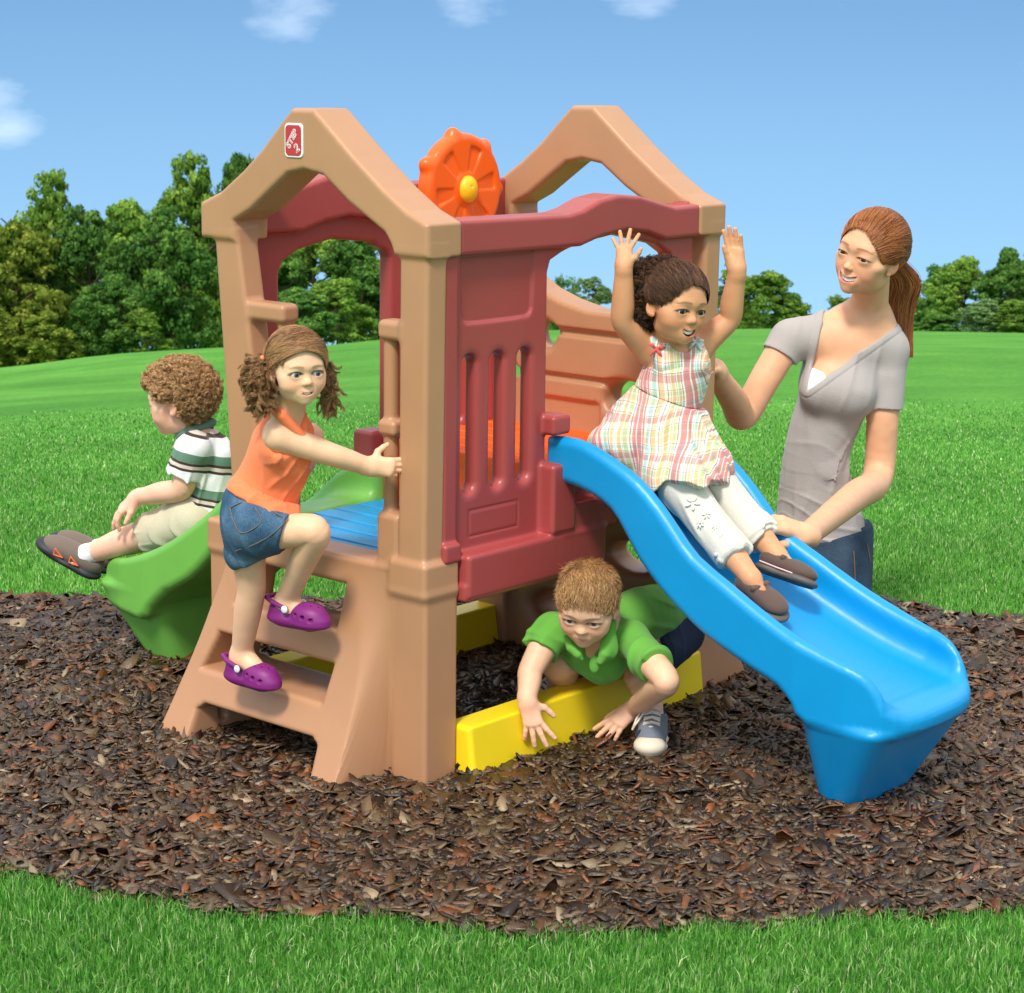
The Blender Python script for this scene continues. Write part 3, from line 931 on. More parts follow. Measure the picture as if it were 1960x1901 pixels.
# ---- badge with lettering on the ladder gable
def text_mesh(name, body, size, ex, off, m, parent, mtx):
    cu = bpy.data.curves.new(name, 'FONT'); cu.body = body; cu.size = size; cu.extrude = ex; cu.offset = off
    cu.align_x = 'CENTER'; cu.align_y = 'CENTER'; cu.resolution_u = 3; cu.space_character = 1.12
    t = bpy.data.objects.new(name, cu); COL.objects.link(t)
    bpy.context.view_layer.update()
    me = bpy.data.meshes.new_from_object(t)
    bpy.data.objects.remove(t)
    me.transform(mtx); me.materials.clear(); me.materials.append(m)
    o_ = bpy.data.objects.new(name, me); COL.objects.link(o_); o_.parent = parent
    return o_


bc = (-.001, .3835, 1.337)     # centre of the badge on the gable's outer face
def badge_plate(P, w_, h_, x1):
    q = np.abs(P[:, 1:] - [bc[1], bc[2]]) - [w_ - .010, h_ - .010]
    d2 = np.linalg.norm(np.maximum(q, 0), axis=1) + np.minimum(q.max(1), 0) - .010
    return extr(d2, P[:, 0], x1, .004, .0008)
badge = sdf_obj('badge', lambda P: badge_plate(P, .0275, .0355, -.0030), (-.006, .34, 1.28), (.006, .43, 1.39), .0012, WHITE, front_end)
badge['label'] = 'red square badge with white outlined lettering'
sdf_obj('badge_face', lambda P: badge_plate(P, .0242, .0320, -.0042), (-.006, .34, 1.28), (.006, .43, 1.39), .0012, BADGE, badge)
# text lies in the plane x = const; its right runs along -y
def tm(y, z, x, ang):
    R3 = Matrix(((0, 0, -1), (-1, 0, 0), (0, 1, 0))).to_4x4()
    T = Matrix.Translation((x, y, z))
    return T @ R3 @ Matrix.Rotation(math.radians(ang), 4, 'Z')
text_mesh('lettering', 'STEP', .0190, .0004, .0010, WHITE, badge, tm(bc[1] + .003, bc[2] + .003, -.0046, 55))
text_mesh('lettering', 'STEP', .0190, .0004, -.0004, BADGE, badge, tm(bc[1] + .003, bc[2] + .003, -.0051, 55))
text_mesh('lettering', '2', .0250, .0004, .0010, WHITE, badge, tm(bc[1] - .012, bc[2] - .016, -.0046, 30))
text_mesh('lettering', '2', .0250, .0004, -.0004, BADGE, badge, tm(bc[1] - .012, bc[2] - .016, -.0051, 30))
# screws
for p_ in ((.965, .575, 1.165), (1.0, .04, 1.192)):
    sdf_obj('screw', lambda P: dell(P, p_, (.005, .005, .004)), np.array(p_) - .01, np.array(p_) + .01, .001, STEEL, climber)
# ------------------------------------------------------------------ people: one smooth body surface each, clothes and hair as children
_cr, _sr = math.cos(ROLL), math.sin(ROLL)


def at(px, py, Y):
    """a sight line (photograph scale) met at world depth Y -> point in metres"""
    a, b = px - 980, py - 950.5
    X_ = (_cr * a + _sr * b) / 4007.2; Y_ = (-_sr * a + _cr * b) / 4007.2
    d = np.array([X_, _c - Y_ * _s, -_s - Y_ * _c])
    return np.array([0, 0, CAMH]) + d * (Y / d[1])


def loc(x, y, z):
    """climber frame -> world"""
    return np.array([CX + math.sin(YAW) * x - math.cos(YAW) * y, CY + math.cos(YAW) * x + math.sin(YAW) * y, z])


def unit(v):
    v = np.asarray(v, float); return v / (np.linalg.norm(v) + 1e-12)


def frame(fwd, up):
    """columns: side, forward, up"""
    f = unit(fwd); u = unit(np.asarray(up, float) - f * (np.asarray(up, float) @ f)); return np.stack([np.cross(f, u), f, u], 1)


def tube_field(q):
    """round tube about a polyline: nearest axis point first, then the radius there"""
    def f(P):
        best = np.full(len(P), 1e9); rad = np.zeros(len(P))
        for i in range(len(q) - 1):
            a, b = q[i, :3], q[i + 1, :3]; ab = b - a
            t = np.clip((P - a) @ ab / (ab @ ab + 1e-12), 0, 1); v = P - a - t[:, None] * ab
            d2 = np.einsum('ij,ij->i', v, v); m = d2 < best
            best = np.where(m, d2, best); rad = np.where(m, q[i, 3] + (q[i + 1, 3] - q[i, 3]) * t, rad)
        return np.sqrt(best) - rad
    return f


class Body:
    def __init__(s): s.p = []
    def add(s, op, kind, k, cen, rad, *a): s.p.append((op, kind, k, np.asarray(cen, float), rad, a)); return s
    def cone(s, a, b, r1, r2=None, k=.015, op='u'):
        a = np.asarray(a, float); b = np.asarray(b, float); r2 = r1 if r2 is None else r2
        return s.add(op, 'c', k, (a + b) / 2, np.linalg.norm(a - b) / 2 + max(r1, r2), a, b, r1, r2)
    def chain(s, pts, rs, k=.015, op='u'):
        for i in range(len(pts) - 1): s.cone(pts[i], pts[i + 1], rs[i], rs[i + 1], k if i == 0 else .0008, op)
        return s
    def limb(s, pts, rs, k=.015, n=6):
        """smooth tapering limb through the joints"""
        q = spline(np.column_stack([np.array(pts, float), rs]), n); f = tube_field(q)
        # split into stretches so that far blocks can skip them
        cen = (q[:, :3].min(0) + q[:, :3].max(0)) / 2
        return s.add('u', 'f', k, cen, np.linalg.norm(q[:, :3].max(0) - cen) + max(rs), f)
    def cuff(s, pts, rs, t, k=.02):
        """tube of cloth through pts, ended square at t of its last span"""
        q = spline(np.column_stack([np.array(pts, float), rs]), 6); a, b = np.array(pts[-2], float), np.array(pts[-1], float)
        n_ = unit(b - a); c_ = mid(a, b, t)
        tf = tube_field(q)
        def f(P):
            d = tf(P)
            return smax(d, (P - c_) @ n_, .004)
        cen = (np.min(q[:, :3], 0) + np.max(q[:, :3], 0)) / 2
        return s.add('u', 'f', k, cen, np.linalg.norm(np.max(q[:, :3], 0) - cen) + max(rs), f)
    def sleeve(s, a, b, t, r):
        """end a sleeve square across the arm at t"""
        A_, B_ = mid(a, b, t - .10), mid(a, b, t + .6)
        return s.fn(lambda P: np.where(dcap(P, A_, B_, r) < 0, (P - mid(a, b, t)) @ unit(b - a), -.2), .003, 'i')
    def ell(s, c, r, R=None, k=.015, op='u'):
        return s.add(op, 'e', k, c, max(r), np.asarray(c, float), r, R)
    def box(s, c, h, R, r, k=.01, op='u'):
        return s.add(op, 'b', k, c, np.linalg.norm(h), np.asarray(c, float), np.asarray(h, float), R, r)
    def half(s, pt, n, k=.004):
        """keep the side the normal points away from"""
        return s.add('i', 'h', k, pt, 1e9, np.asarray(pt, float), unit(n))
    def fn(s, f, k=.004, op='u', cen=(0, 0, 0), rad=1e9): return s.add(op, 'f', k, cen, rad, f)
    def mark(s): return len(s.p)
    def prim(s, P, pr):
        kind, a = pr[1], pr[5]
        if kind == 'c': return dcap(P, *a)
        if kind == 'e': return dell(P, *a)
        if kind == 'b': return dbox((P - a[0]) @ a[2], (0, 0, 0), a[1], a[3])
        if kind == 'h': return (P - a[0]) @ a[1]
        return a[0](P)
    def __call__(s, P, blk=None, cen=None, h=None):
        d = np.full(len(P), 1e3)
        for pr in s.p:
            op, kind, k, c, rad, a = pr
            if blk is not None and rad < 1e8:
                near = np.linalg.norm(cen - c, axis=1) < rad + s.reach
                m = near[blk]
                if not m.any(): continue
                q = s.prim(P[m], pr); dm = d[m]
                d[m] = smin(dm, q, k) if op == 'u' else smax(dm, -q, k) if op == 's' else smax(dm, q, k)
            else:
                q = s.prim(P, pr)
                d = smin(d, q, k) if op == 'u' else smax(d, -q, k) if op == 's' else smax(d, q, k)
        return d
    def bounds(s):
        b = [(pr[3], pr[4]) for pr in s.p if pr[4] < 1e8 and pr[0] == 'u']
        return np.min([c - r for c, r in b], 0) - .01, np.max([c + r for c, r in b], 0) + .01
    def mesh(s, name, h, m, parent, base, colors=None, disp=None, reach=1.1, focus=None):
        s.reach = h * 8 + .088
        f = (lambda P, b, c: s(P, b, c)) if disp is None else (lambda P, b, c: s(P, b, c) + disp(P))
        lo, hi = s.bounds()
        if focus:                       # finer cells round the face: sample through a map that magnifies a ball
            fc, R0 = focus
            def wp(G):
                v = G - fc; r = np.linalg.norm(v, axis=-1, keepdims=True) + 1e-9
                return fc + v / r * np.where(r < 2 * R0, .5 * r, r - R0)
            V, F, N = polygonize(lambda P, b, c: f(wp(P), b, None if c is None else wp(c)), lo - R0, hi + R0, h, reach)
            V = wp(V); N = None
        else: V, F, N = polygonize(f, lo, hi, h, reach)
        c = colors(V) if colors else None
        return mesh_obj(name, V - base, F, m, parent, N=N, colors=c)


# ---- colours laid on a surface by where it lies
def skin_colors(base, spots):
    """spots: list of (function(P)->0..1, colour)"""
    base = np.array(base)
    def f(P):
        n = .94 + .12 * vnoise(P * 55)
        c = base[None] * n[:, None]
        for g, col in spots:
            w_ = np.clip(g(P), 0, 1)[:, None]
            c = c * (1 - w_) + np.array(col)[None] * w_
        return c
    return f


_vn = np.random.default_rng(3).random((32, 32, 32))


def vnoise(P):
    i = np.floor(P).astype(int); f = P - i; f = f * f * (3 - 2 * f); i = i % 32; j = (i + 1) % 32
    g = lambda a, b, c: _vn[a, b, c]
    x0 = g(i[:, 0], i[:, 1], i[:, 2]) * (1 - f[:, 0]) + g(j[:, 0], i[:, 1], i[:, 2]) * f[:, 0]
    x1 = g(i[:, 0], j[:, 1], i[:, 2]) * (1 - f[:, 0]) + g(j[:, 0], j[:, 1], i[:, 2]) * f[:, 0]
    x2 = g(i[:, 0], i[:, 1], j[:, 2]) * (1 - f[:, 0]) + g(j[:, 0], i[:, 1], j[:, 2]) * f[:, 0]
    x3 = g(i[:, 0], j[:, 1], j[:, 2]) * (1 - f[:, 0]) + g(j[:, 0], j[:, 1], j[:, 2]) * f[:, 0]
    return (x0 * (1 - f[:, 1]) + x1 * f[:, 1]) * (1 - f[:, 2]) + (x2 * (1 - f[:, 1]) + x3 * f[:, 1]) * f[:, 2]


def sstep(a, b, x): t = np.clip((x - a) / (b - a), 0, 1); return t * t * (3 - 2 * t)


# ---- head
class Head:
    """chin at 0, crown at 1 along up; o = chin-to-crown base point; R columns side, forward, up; s = height"""
    def __init__(h, center, fwd, up, s, adult=False, smile=.0, open_=0., gaze=(0, 0), skin=None, lip=None, brow=(.1, .06, .03), iris=(.12, .2, .3), lid=1., browh=0., squint=0., mw=None, lipw=.75):
        h.R = frame(fwd, up); h.s = s; h.o = np.asarray(center, float) - h.R @ np.array([0, .345, .475 if adult else .435]) * s
        h.ad = adult; h.smile = smile; h.open = open_; h.gaze = gaze; h.skin = skin; h.lip = lip; h.brow = brow; h.iris = iris; h.lid = lid; h.browh = browh; h.squint = squint; h.mwp = mw; h.lipw = lipw
        A = adult
        h.ey = .475 if A else .435; h.ex = .150 if A else .153; h.eb = .285 if A else .268; h.er = .070 if A else .076
        h.my = .205 if A else .185
    def P(h, a, b, c): return h.o + h.R @ (np.array([a, b, c]) * h.s)
    def L(h, P): return ((P - h.o) @ h.R) / h.s
    def build(h, B):
        s = h.s; R = h.R; A = h.ad
        E = lambda c, r, k=.06, op='u', RR=None: B.ell(h.P(*c), np.array(r) * s, R if RR is None else R @ RR, k * s, op)
        E((0, -.085, .625), (.365, .455, .378) if not A else (.335, .43, .378), .02)
        E((0, .09, .50), (.315, .265, .33) if not A else (.285, .28, .33), .10)
        E((0, .115, .30), (.275, .215, .22) if not A else (.245, .215, .24), .12)
        E((0, .14, .135), (.18, .165, .105) if not A else (.165, .175, .11), .12)
        E((0, .255 if not A else .275, .070), (.070, .060, .055), .08)
        for sg in (-1, 1):
            E((sg * (.175 if not A else .165), .185, .275 + .02 * h.smile), ((.115 + .02 * h.smile), .12, .105) if not A else (.10, .11, .10), .10)
            E((sg * (.145 if not A else .165), .03, .19), (.10, .16, .10), .10)                                       # jaw angle
            E((sg * .20, .16, .40), (.11, .10, .05), .10)                                       # cheekbone
        E((0, .30, h.ey + .095), (.20, .055, .05), .10)                                          # brow
        for sg in (-1, 1): E((sg * h.ex, h.eb + .125, h.ey), (.085, .055, .055), .09, 's')       # sockets
        # nose
        nb = .325; tip = .405 if not A else .430; tz = .315 if not A else .325
        na = .80 if A else 1.
        B.cone(h.P(0, nb - .040, h.ey + .03), h.P(0, tip - .050, tz + .035), .022 * na * s, .034 * na * s, .055 * s)
        E((0, tip - .030, tz + .01), (.044 * na, .040, .036 * na), .04)
        for sg in (-1, 1):
            E((sg * .043 * na, tip - .065, tz - .004), (.027 * na, .036, .026 * na), .03)
            E((sg * .020, tip - .035, tz - .026), (.012, .018, .010), .012, 's')
        # eyelids over the eyeballs, opened by an almond cut
        for sg in (-1, 1):
            c = (sg * h.ex, h.eb, h.ey)
            E(c, (h.er + .008, h.er + .009, h.er + .006), .055)
        for sg in (-1, 1):
            op = h.lid
            B.ell(h.P(sg * (h.ex + .002), h.eb + h.er + .012, h.ey - .010 * h.squint), np.array([.076 if not A else .068, .080, .0290 * op]) * s, R, .010 * s, 's')
        # mouth
        my = h.my; mb = .322 if not A else .338; sm = h.smile
        w_ = .100 + .025 * sm if not A else .085 + .045 * sm
        if h.mwp: w_ = h.mwp
        op = h.open
        h.mw = w_
        E((0, mb - .03, my - op * .4), (w_ * .9, .05, .055 + op * .5), .06)
        yb = lambda t: -.034 * t * t - .012 * abs(t) ** 3
        zu = lambda t: my + sm * .048 * t * t
        zl = lambda t: zu(t) - op * (1 - t * t) ** .8
        h.zu, h.zl = zu, zl
        n = 8
        for i in range(n):
            for q in (0, 1):
                t0 = -1 + 2 * i / n; t1 = -1 + 2 * (i + 1) / n
                def mp_(t, up_):
                    t = max(-1., min(1., t))
                    z = (zu(t) + .013 - .006 * math.exp(-(t / .18) ** 2)) if up_ > 0 else zl(t) - .017
                    return h.P(t * w_, mb + yb(t) + (.004 if up_ < 0 else .006), z)
                up_ = 1 if q == 0 else -1
                rr = (.0150 if up_ > 0 else .0190)
                B.cone(mp_(t0, up_), mp_(t1, up_), (rr * (1 - .65 * t0 * t0)) * s, (rr * (1 - .65 * t1 * t1)) * s, .016 * s)
        # parting or open mouth
        m = 8
        for i in range(m):
            t0 = -1 + 2 * i / m; t1 = -1 + 2 * (i + 1) / m
            f = lambda t: h.P(t * w_ * .93, mb + .018 + yb(t), (zu(t) + zl(t)) / 2 - .001)
            r_ = lambda t: ((.0050 if op > 0 else .0085) + op * .46 * (1 - t * t) ** .8) * s
            B.cone(f(t0), f(t1), r_(t0), r_(t1), .006 * s, 's')
        if op > .03:
            E((0, mb - .01, my - op * .5 + sm * .006), (w_ * .70, .05, op * .44), .02, 's')
        # ears
        for sg in (-1, 1):
            ex_ = .355 if not A else .322
            Re = Matrix.Rotation(sg * .45, 3, 'Z') @ Matrix.Rotation(.15, 3, 'X')
            RR = np.array(Re)
            E((sg * ex_, -.055, .40 if not A else .42), (.034, .068, .098), .02, 'u', RR)
            E((sg * (ex_ + .028), -.040, .41 if not A else .43), (.022, .040, .062), .012, 's', RR)
            E((sg * (ex_ - .012), -.020, .33), (.024, .030, .03), .02)
    def focus(h): return h.P(0, .22, .31 if not h.ad else .34), .36 * h.s
    def spots(h):
        s = h.s
        def lips(P):
            q = h.L(P); t = np.clip(q[:, 0] / h.mw, -1, 1)
            zu_ = h.my + h.smile * .048 * t * t; zl_ = zu_ - h.open * (1 - t * t) ** .8
            f_ = 1 - .5 * t * t
            w_ = np.maximum(sstep(.017, .007, np.abs(q[:, 2] - zu_ - .008) / f_), sstep(.021, .009, np.abs(q[:, 2] - zl_ + .011) / f_))
            return h.lipw * w_ * sstep(1.0, .86, np.abs(q[:, 0] / h.mw)) * (q[:, 1] > .15)
        def inner(P):
            q = h.L(P); t = np.clip(q[:, 0] / h.mw, -1, 1)
            zm = h.my + h.smile * .048 * t * t - h.open * .5 * (1 - t * t) ** .8
            return sstep(1.15, .85, np.abs(q[:, 2] - zm) / ((.0045 if h.open > 0 else .0075) + h.open * .5 * (1 - t * t) ** .8)) * (np.abs(q[:, 0] / h.mw) < .96) * (q[:, 1] < .332 + (.016 if h.ad else 0) - .038 * t * t) * (q[:, 1] > .1) * 1.
        def brow(P):
            q = h.L(P); x = np.abs(q[:, 0]) - h.ex
            zb = h.ey + (.108 if not h.ad else .098) + h.browh - 1.6 * (x + .0) ** 2 * (1 + (x > 0)) - .04 * x * (x < 0)
            th = .020 * (1 - .55 * sstep(.0, .10, x))
            return sstep(th, th * .35, np.abs(q[:, 2] - zb)) * sstep(.105, .08, np.abs(x)) * (q[:, 1] > .1) * (.48 if not h.ad else .62)
        def lash(P):
            q = h.L(P); x = np.abs(q[:, 0]) - h.ex - .002
            a = .076 if not h.ad else .068; b = .0290 * h.lid
            zc = h.ey - .010 * h.squint
            e = np.sqrt((x / (a * 1.06)) ** 2 + ((q[:, 2] - zc) / (b * 1.10)) ** 2)
            up_ = q[:, 2] > zc - .004
            return sstep(1.50, 1.12, e) * up_ * (q[:, 1] > .15) * .85 + sstep(1.25, 1.05, e) * (~up_) * (q[:, 1] > .15) * .35
        def blush(P):
            q = h.L(P)
            return .34 * np.exp(-(((np.abs(q[:, 0]) - .20) / .10) ** 2 + ((q[:, 2] - .275) / .085) ** 2)) * (q[:, 1] > .05) + .16 * np.exp(-((q[:, 0] / .05) ** 2 + ((q[:, 2] - .32) / .05) ** 2)) * (q[:, 1] > .3)
        def earred(P):
            q = h.L(P)
            return .35 * (np.abs(q[:, 0]) > .33) * (np.abs(q[:, 2] - .40) < .12) * (q[:, 1] > -.16) * (q[:, 1] < .08)
        sk = np.array(h.skin)
        return [(blush, sk * [1.02, .62, .58]), (earred, sk * [1.05, .66, .60]), (lips, h.lip), (brow, h.brow), (lash, tuple(np.array(h.brow) * .45)), (inner, (.05, .012, .012))]
    def parts(h, parent, base):
        """eyeballs and teeth"""
        n, m = 40, 24
        for sg in (-1, 1):
            g = unit(h.R @ np.array([h.gaze[0] + sg * .0, 1, h.gaze[1]]))
            Rg = frame(g, h.R[:, 2])
            ph = np.pi * np.linspace(0, 1, m) ** 1.6; th = np.linspace(0, 2 * np.pi, n, endpoint=False)
            PH, TH = np.meshgrid(ph, th, indexing='ij')
            loc_ = np.stack([np.sin(PH) * np.cos(TH), np.cos(PH), np.sin(PH) * np.sin(TH)], -1).reshape(-1, 3)
            r = h.er * h.s
            V = loc_ * r * (1 + .03 * np.exp(-(PH.ravel() / .30) ** 2))[:, None] @ Rg.T + h.P(sg * h.ex, h.eb, h.ey) - base
            k = np.arange(m * n).reshape(m, n); kn = np.roll(k, -1, 1)
            F = np.stack([k[:-1], k[1:], kn[1:], kn[:-1]], -1).reshape(-1, 4)
            a = np.degrees(PH.ravel())
            ir = np.array(h.iris)
            c = np.where((a < 12)[:, None], .004, np.where((a < 30)[:, None], ir * (1.25 - .8 * sstep(22, 30, a))[:, None], np.array([.60, .58, .56])))
            ph_shift = 0
            mesh_obj('eye', V, F, EYE, parent, colors=c)
        if h.open > .02:
            T = Body(); T.reach = .1
            mb = .322 if not h.ad else .338
            for i in range(-5, 5):
                tc = (i + .5) / 6.6
                if h.open < .035 and not -4 < i < 3: continue
                hh = max(.018, min(.032, h.open * (.42 if not h.ad else .62))) * (1 - .35 * abs(tc))
                T.ell(h.P(tc * h.mw, mb - .008 - .038 * tc * tc - .012 * abs(tc) ** 3, h.zu(tc) - hh * .75), np.array([h.mw / 11.2, .014, hh]) * h.s, h.R, .0022)
            T.mesh('teeth', .0009, TEETH, parent, base)


SKIN = mat('skin', attr=True, rough=.50, spec=.35, sss=.30, sub=(1, .35, .18), bump=(300., .0004))
EYE = mat('eye', attr=True, rough=.08, spec=.6)
TEETH = mat('teeth', srgb(244, 240, 230), .25)


# ---- hands
def hand(B, wrist, fwd, back, size, curl=.3, spread=.12, thumb=1, curls=None, thumb_open=.6, k=.006, wr=.21):
    """fwd = along the palm, back = out of the back of the hand; thumb = +1 / -1 side (side = fwd x back)"""
    R = frame(fwd, back); side, f, u = R[:, 0] * thumb, R[:, 1], R[:, 2]
    s = size; w = np.asarray(wrist, float)
    P = lambda a, b, c: w + (side * a + f * b + u * c) * s
    B.cone(P(0, -.1, 0), P(0, .06, 0), wr * s * .86, wr * s * .90, k * 2)
    # palm as four metacarpals; +a is the thumb side
    xs_ = [.155, .055, -.05, -.145]; ln = [.235, .26, .24, .185]; kn = [.50, .52, .50, .45]
    for i, x in enumerate(xs_):
        B.cone(P(x * .55, .08, 0), P(x, kn[i], .01), .105 * s, .078 * s, k * 2)
    B.ell(P(.12, .20, -.05), (.10 * s, .15 * s, .08 * s), R, k * 2)
    cs = curls or [curl] * 4
    for i, x in enumerate(xs_):
        a = P(x, kn[i], .01); ang = (x / .15) * spread; c = cs[i]
        d = unit(f * math.cos(ang) + side * math.sin(ang)); r = (.068, .070, .068, .060)[i] * s; L_ = ln[i] * s * 1.08
        tot = 0
        for j, (q, fr) in enumerate(((.46, .7), (.32, 1.0), (.26, .8))):
            tot += c * fr
            dd_ = d * math.cos(tot) - u * math.sin(tot)
            b = a + dd_ * L_ * 1.0 * q * 2.0 * .95
            B.cone(a, b, r, r * .92, k * .35 if j == 0 else k * .2)
            a = b; r *= .92
    # thumb leaves the side of the palm near its base
    a = P(.12, .12, -.03); d1 = unit(side * math.sin(thumb_open) + f * math.cos(thumb_open) - u * .30)
    b = a + d1 * .24 * s; B.cone(a, b, .095 * s, .080 * s, k)
    d2 = unit(d1 * .75 + f * .55 - u * .15 * (1 + curl)); c = b + d2 * .17 * s; B.cone(b, c, .075 * s, .066 * s, k * .4)
    d3 = unit(d2 + f * .25 - u * .35 * curl); B.cone(c, c + d3 * .12 * s, .066 * s, .055 * s, k * .3)


# ---- hair
def tubes(paths, rad, cols, sides=3, taper=.35):
    """paths: (n, m, 3); rad (n,), cols (n,3)"""
    n, m, _ = paths.shape
    T = np.gradient(paths, axis=1); T /= np.linalg.norm(T, axis=2, keepdims=True) + 1e-9
    ref = np.array([.31, .52, .79]); U_ = np.cross(T, ref); U_ /= np.linalg.norm(U_, axis=2, keepdims=True) + 1e-9
    W_ = np.cross(T, U_)
    t = np.linspace(0, 1, m); pr = rad[:, None] * (1 - (1 - taper) * t ** 2)[None]
    V = []
    for k in range(sides):
        a = 2 * np.pi * k / sides
        V.append(paths + (U_ * math.cos(a) + W_ * math.sin(a)) * pr[..., None])
    V = np.stack(V, 2)                       # n m s 3
    k = np.arange(n * m * sides).reshape(n, m, sides); kn = np.roll(k, -1, 2)
    F = np.stack([k[:, :-1], kn[:, :-1], kn[:, 1:], k[:, 1:]], -1).reshape(-1, 4)
    return V.reshape(-1, 3), F, np.repeat(cols, m * sides, 0)


HAIR = mat('hair', attr=True, rough=.50, spec=.35)


def hair_obj(H, parent, base, cap_fn, strands, cols, h=.0026, name='hair', masses=(), lab=None):
    """cap surface and strands in one mesh"""
    C = Body(); C.reach = .1
    C.ell(H.P(0, -.05, .6), np.array([.62, .68, .62]) * H.s, H.R, .001)
    C.fn(lambda P: cap_fn(H.L(P)) * H.s, .001, 'i')
    for c_, r_ in masses: C.ell(H.P(*c_), np.array(r_) * H.s, H.R, .03 * H.s)
    lo, hi = C.bounds(); C.reach = h * 8 + .06
    V, F, N = polygonize(lambda P, b, c: C(P, b, c) + (H.s * .045 * (vnoise(H.L(P) * 16) - .5) if masses else 0), lo, hi, h, 1.5)
    rng = np.random.default_rng(1)
    cc = np.array(cols[0])[None] * (.65 + .5 * vnoise(H.L(V) * [9, 9, 4] * 2.2))[:, None]
    Vs, Fs, Cs = [V], [F], [cc]; off = len(V)
    for (pth, rad, sides) in strands:
        n = len(pth)
        pal = np.array(cols); ci = rng.integers(0, len(pal), n)
        c = pal[ci] * rng.uniform(.8, 1.2, (n, 1))
        v, f, q = tubes(pth, np.full(n, rad) * rng.uniform(.7, 1.2, n), c, sides)
        Vs.append(v); Fs.append(f + off); Cs.append(q); off += len(v)
    o = mesh_obj(name, np.vstack(Vs) - base, np.vstack(Fs), HAIR, parent, colors=np.vstack(Cs))
    if lab: o['label'] = lab
    return o


def locks(H, roots, dirs, rng, length, rad, turns, per=10, thick=.016, m=16, droop=0., jitter=.25):
    """ringlets: each a bundle of strands that follow one helix"""
    G = curls(H, roots, dirs, rng, length, rad, turns, m, droop, jitter)
    n = len(G); off = rng.normal(0, 1, (n, per, 1, 3)) * thick * H.s * .5
    t = np.linspace(0, 1, m)[None, None, :, None]
    wob = np.sin(t * rng.uniform(6, 16, (n, per, 1, 1)) + rng.uniform(0, 6, (n, per, 1, 3))) * thick * H.s * .25
    return (G[:, None] + off * (1 - .55 * t) + wob).reshape(n * per, m, 3)


def hairline(q, top=.70, wa=.335, ear=True, nape=.16, side=.0, back=-.02):
    """cut the face, the ears and the nape out of a grown skull"""
    a, b, c = q.T
    e = (np.sqrt(((a - side) / wa) ** 2 + ((c - .36) / (top - .36)) ** 2) - 1) * .3
    d = np.maximum(e, back - b)
    d2 = np.maximum(np.maximum(np.abs(b + .02) - .13, c - .46), -c) if ear else np.full(len(q), 9.)
    d3 = c - nape - .25 * np.clip(b + .2, -1, 1)
    return np.maximum(-smin(d, d2, .06), -d3)


def skull(q, gr=0.):
    """distance to the head's hair-bearing shell in head units"""
    e = lambda c, r: dell(q, c, np.array(r) + gr)
    return smin(e((0, -.085, .625), (.365, .455, .378)), e((0, .09, .50), (.315, .265, .33)), .1)


def on_skull(d, gr, adult=False):
    """points on the grown skull in direction d from its centre, head units"""
    c = np.array([0, -.06, .60]); r = np.array([.375, .45, .39]) + gr
    if adult: r = r - [.028, .01, 0]
    return c + d / np.linalg.norm(d / r, axis=-1, keepdims=True)


def curls(H, roots, dirs, rng, length, rad, turns, m=14, droop=0., jitter=.3):
    """little helices in head units from roots along dirs"""
    n = len(roots); t = np.linspace(0, 1, m)[None, :, None]
    d = dirs + rng.normal(0, jitter, (n, 3)); d /= np.linalg.norm(d, axis=1, keepdims=True)
    a = rng.normal(0, 1, (n, 3)); u = np.cross(d, a); u /= np.linalg.norm(u, axis=1, keepdims=True); v = np.cross(d, u)
    L_ = (length * rng.uniform(.6, 1.3, n))[:, None, None]; ph = rng.uniform(0, 6.28, n)[:, None, None]
    tr = (turns * rng.uniform(.7, 1.2, n))[:, None, None]
    rr = (rad * rng.uniform(.6, 1.3, n))[:, None, None]
    p = roots[:, None] + d[:, None] * L_ * t + (u[:, None] * np.cos(ph + tr * 6.28 * t) + v[:, None] * np.sin(ph + tr * 6.28 * t)) * rr * np.minimum(1, t * 3)
    p[:, :, 2] -= droop * (t[..., 0] ** 2)
    return H.o + (p * H.s) @ H.R.T


def combed(H, starts, ends, rng, n, lift=.02, gr=.03, m=12, jit=.03, adult=False, wave=.0, hl=None, over=None):
    """strands laid over the skull between two directions sets; starts, ends = functions(rng, n) -> unit-ish directions"""
    a, b = starts(rng, n), ends(rng, n)
    t = np.linspace(0, 1, m)[None, :, None]
    a = a / np.linalg.norm(a, axis=1, keepdims=True); b = b / np.linalg.norm(b, axis=1, keepdims=True)
    if over is None: mdl = np.stack([a[:, 0] * .9 + b[:, 0] * .15, a[:, 1] * .25 - .1, np.maximum(a[:, 2], 0) * 1.1 + .18], 1)
    else: mdl = over(a, b)
    mdl /= np.linalg.norm(mdl, axis=1, keepdims=True)
    d = a[:, None] * (1 - t) ** 2 + mdl[:, None] * 2 * t * (1 - t) * 1.1 + b[:, None] * t * t
    d = d / np.linalg.norm(d, axis=2, keepdims=True)
    ph = rng.uniform(0, 6.28, n)[:, None, None]
    g = gr + lift * np.sin(np.pi * t) * rng.uniform(.2, 1, n)[:, None, None]
    p = on_skull(d.reshape(-1, 3), 0, adult).reshape(n, m, 3)
    if hl is not None:
        bad = (hairline(p.reshape(-1, 3), *hl) > .012).reshape(n, m)[:, :-3].any(1)
        p, g, ph = p[~bad], g[~bad], ph[~bad]
    c = np.array([0, -.06, .60]); p = p + (p - c) / np.linalg.norm(p - c, axis=2, keepdims=True) * (g + .004 * np.sin(ph * 3))
    if wave: p = p + np.sin(ph + t * 18)[..., 0:1] * wave * np.array([1, .3, .5])
    return H.o + (p * H.s) @ H.R.T


def cloth_mat(name, rgb, rough=.85, build=None, bump=(260., .0010), attr=False, sheen=.15):
    return mat(name, rgb, rough, .2, attr=attr, bump=bump, build=build, sheen=sheen)


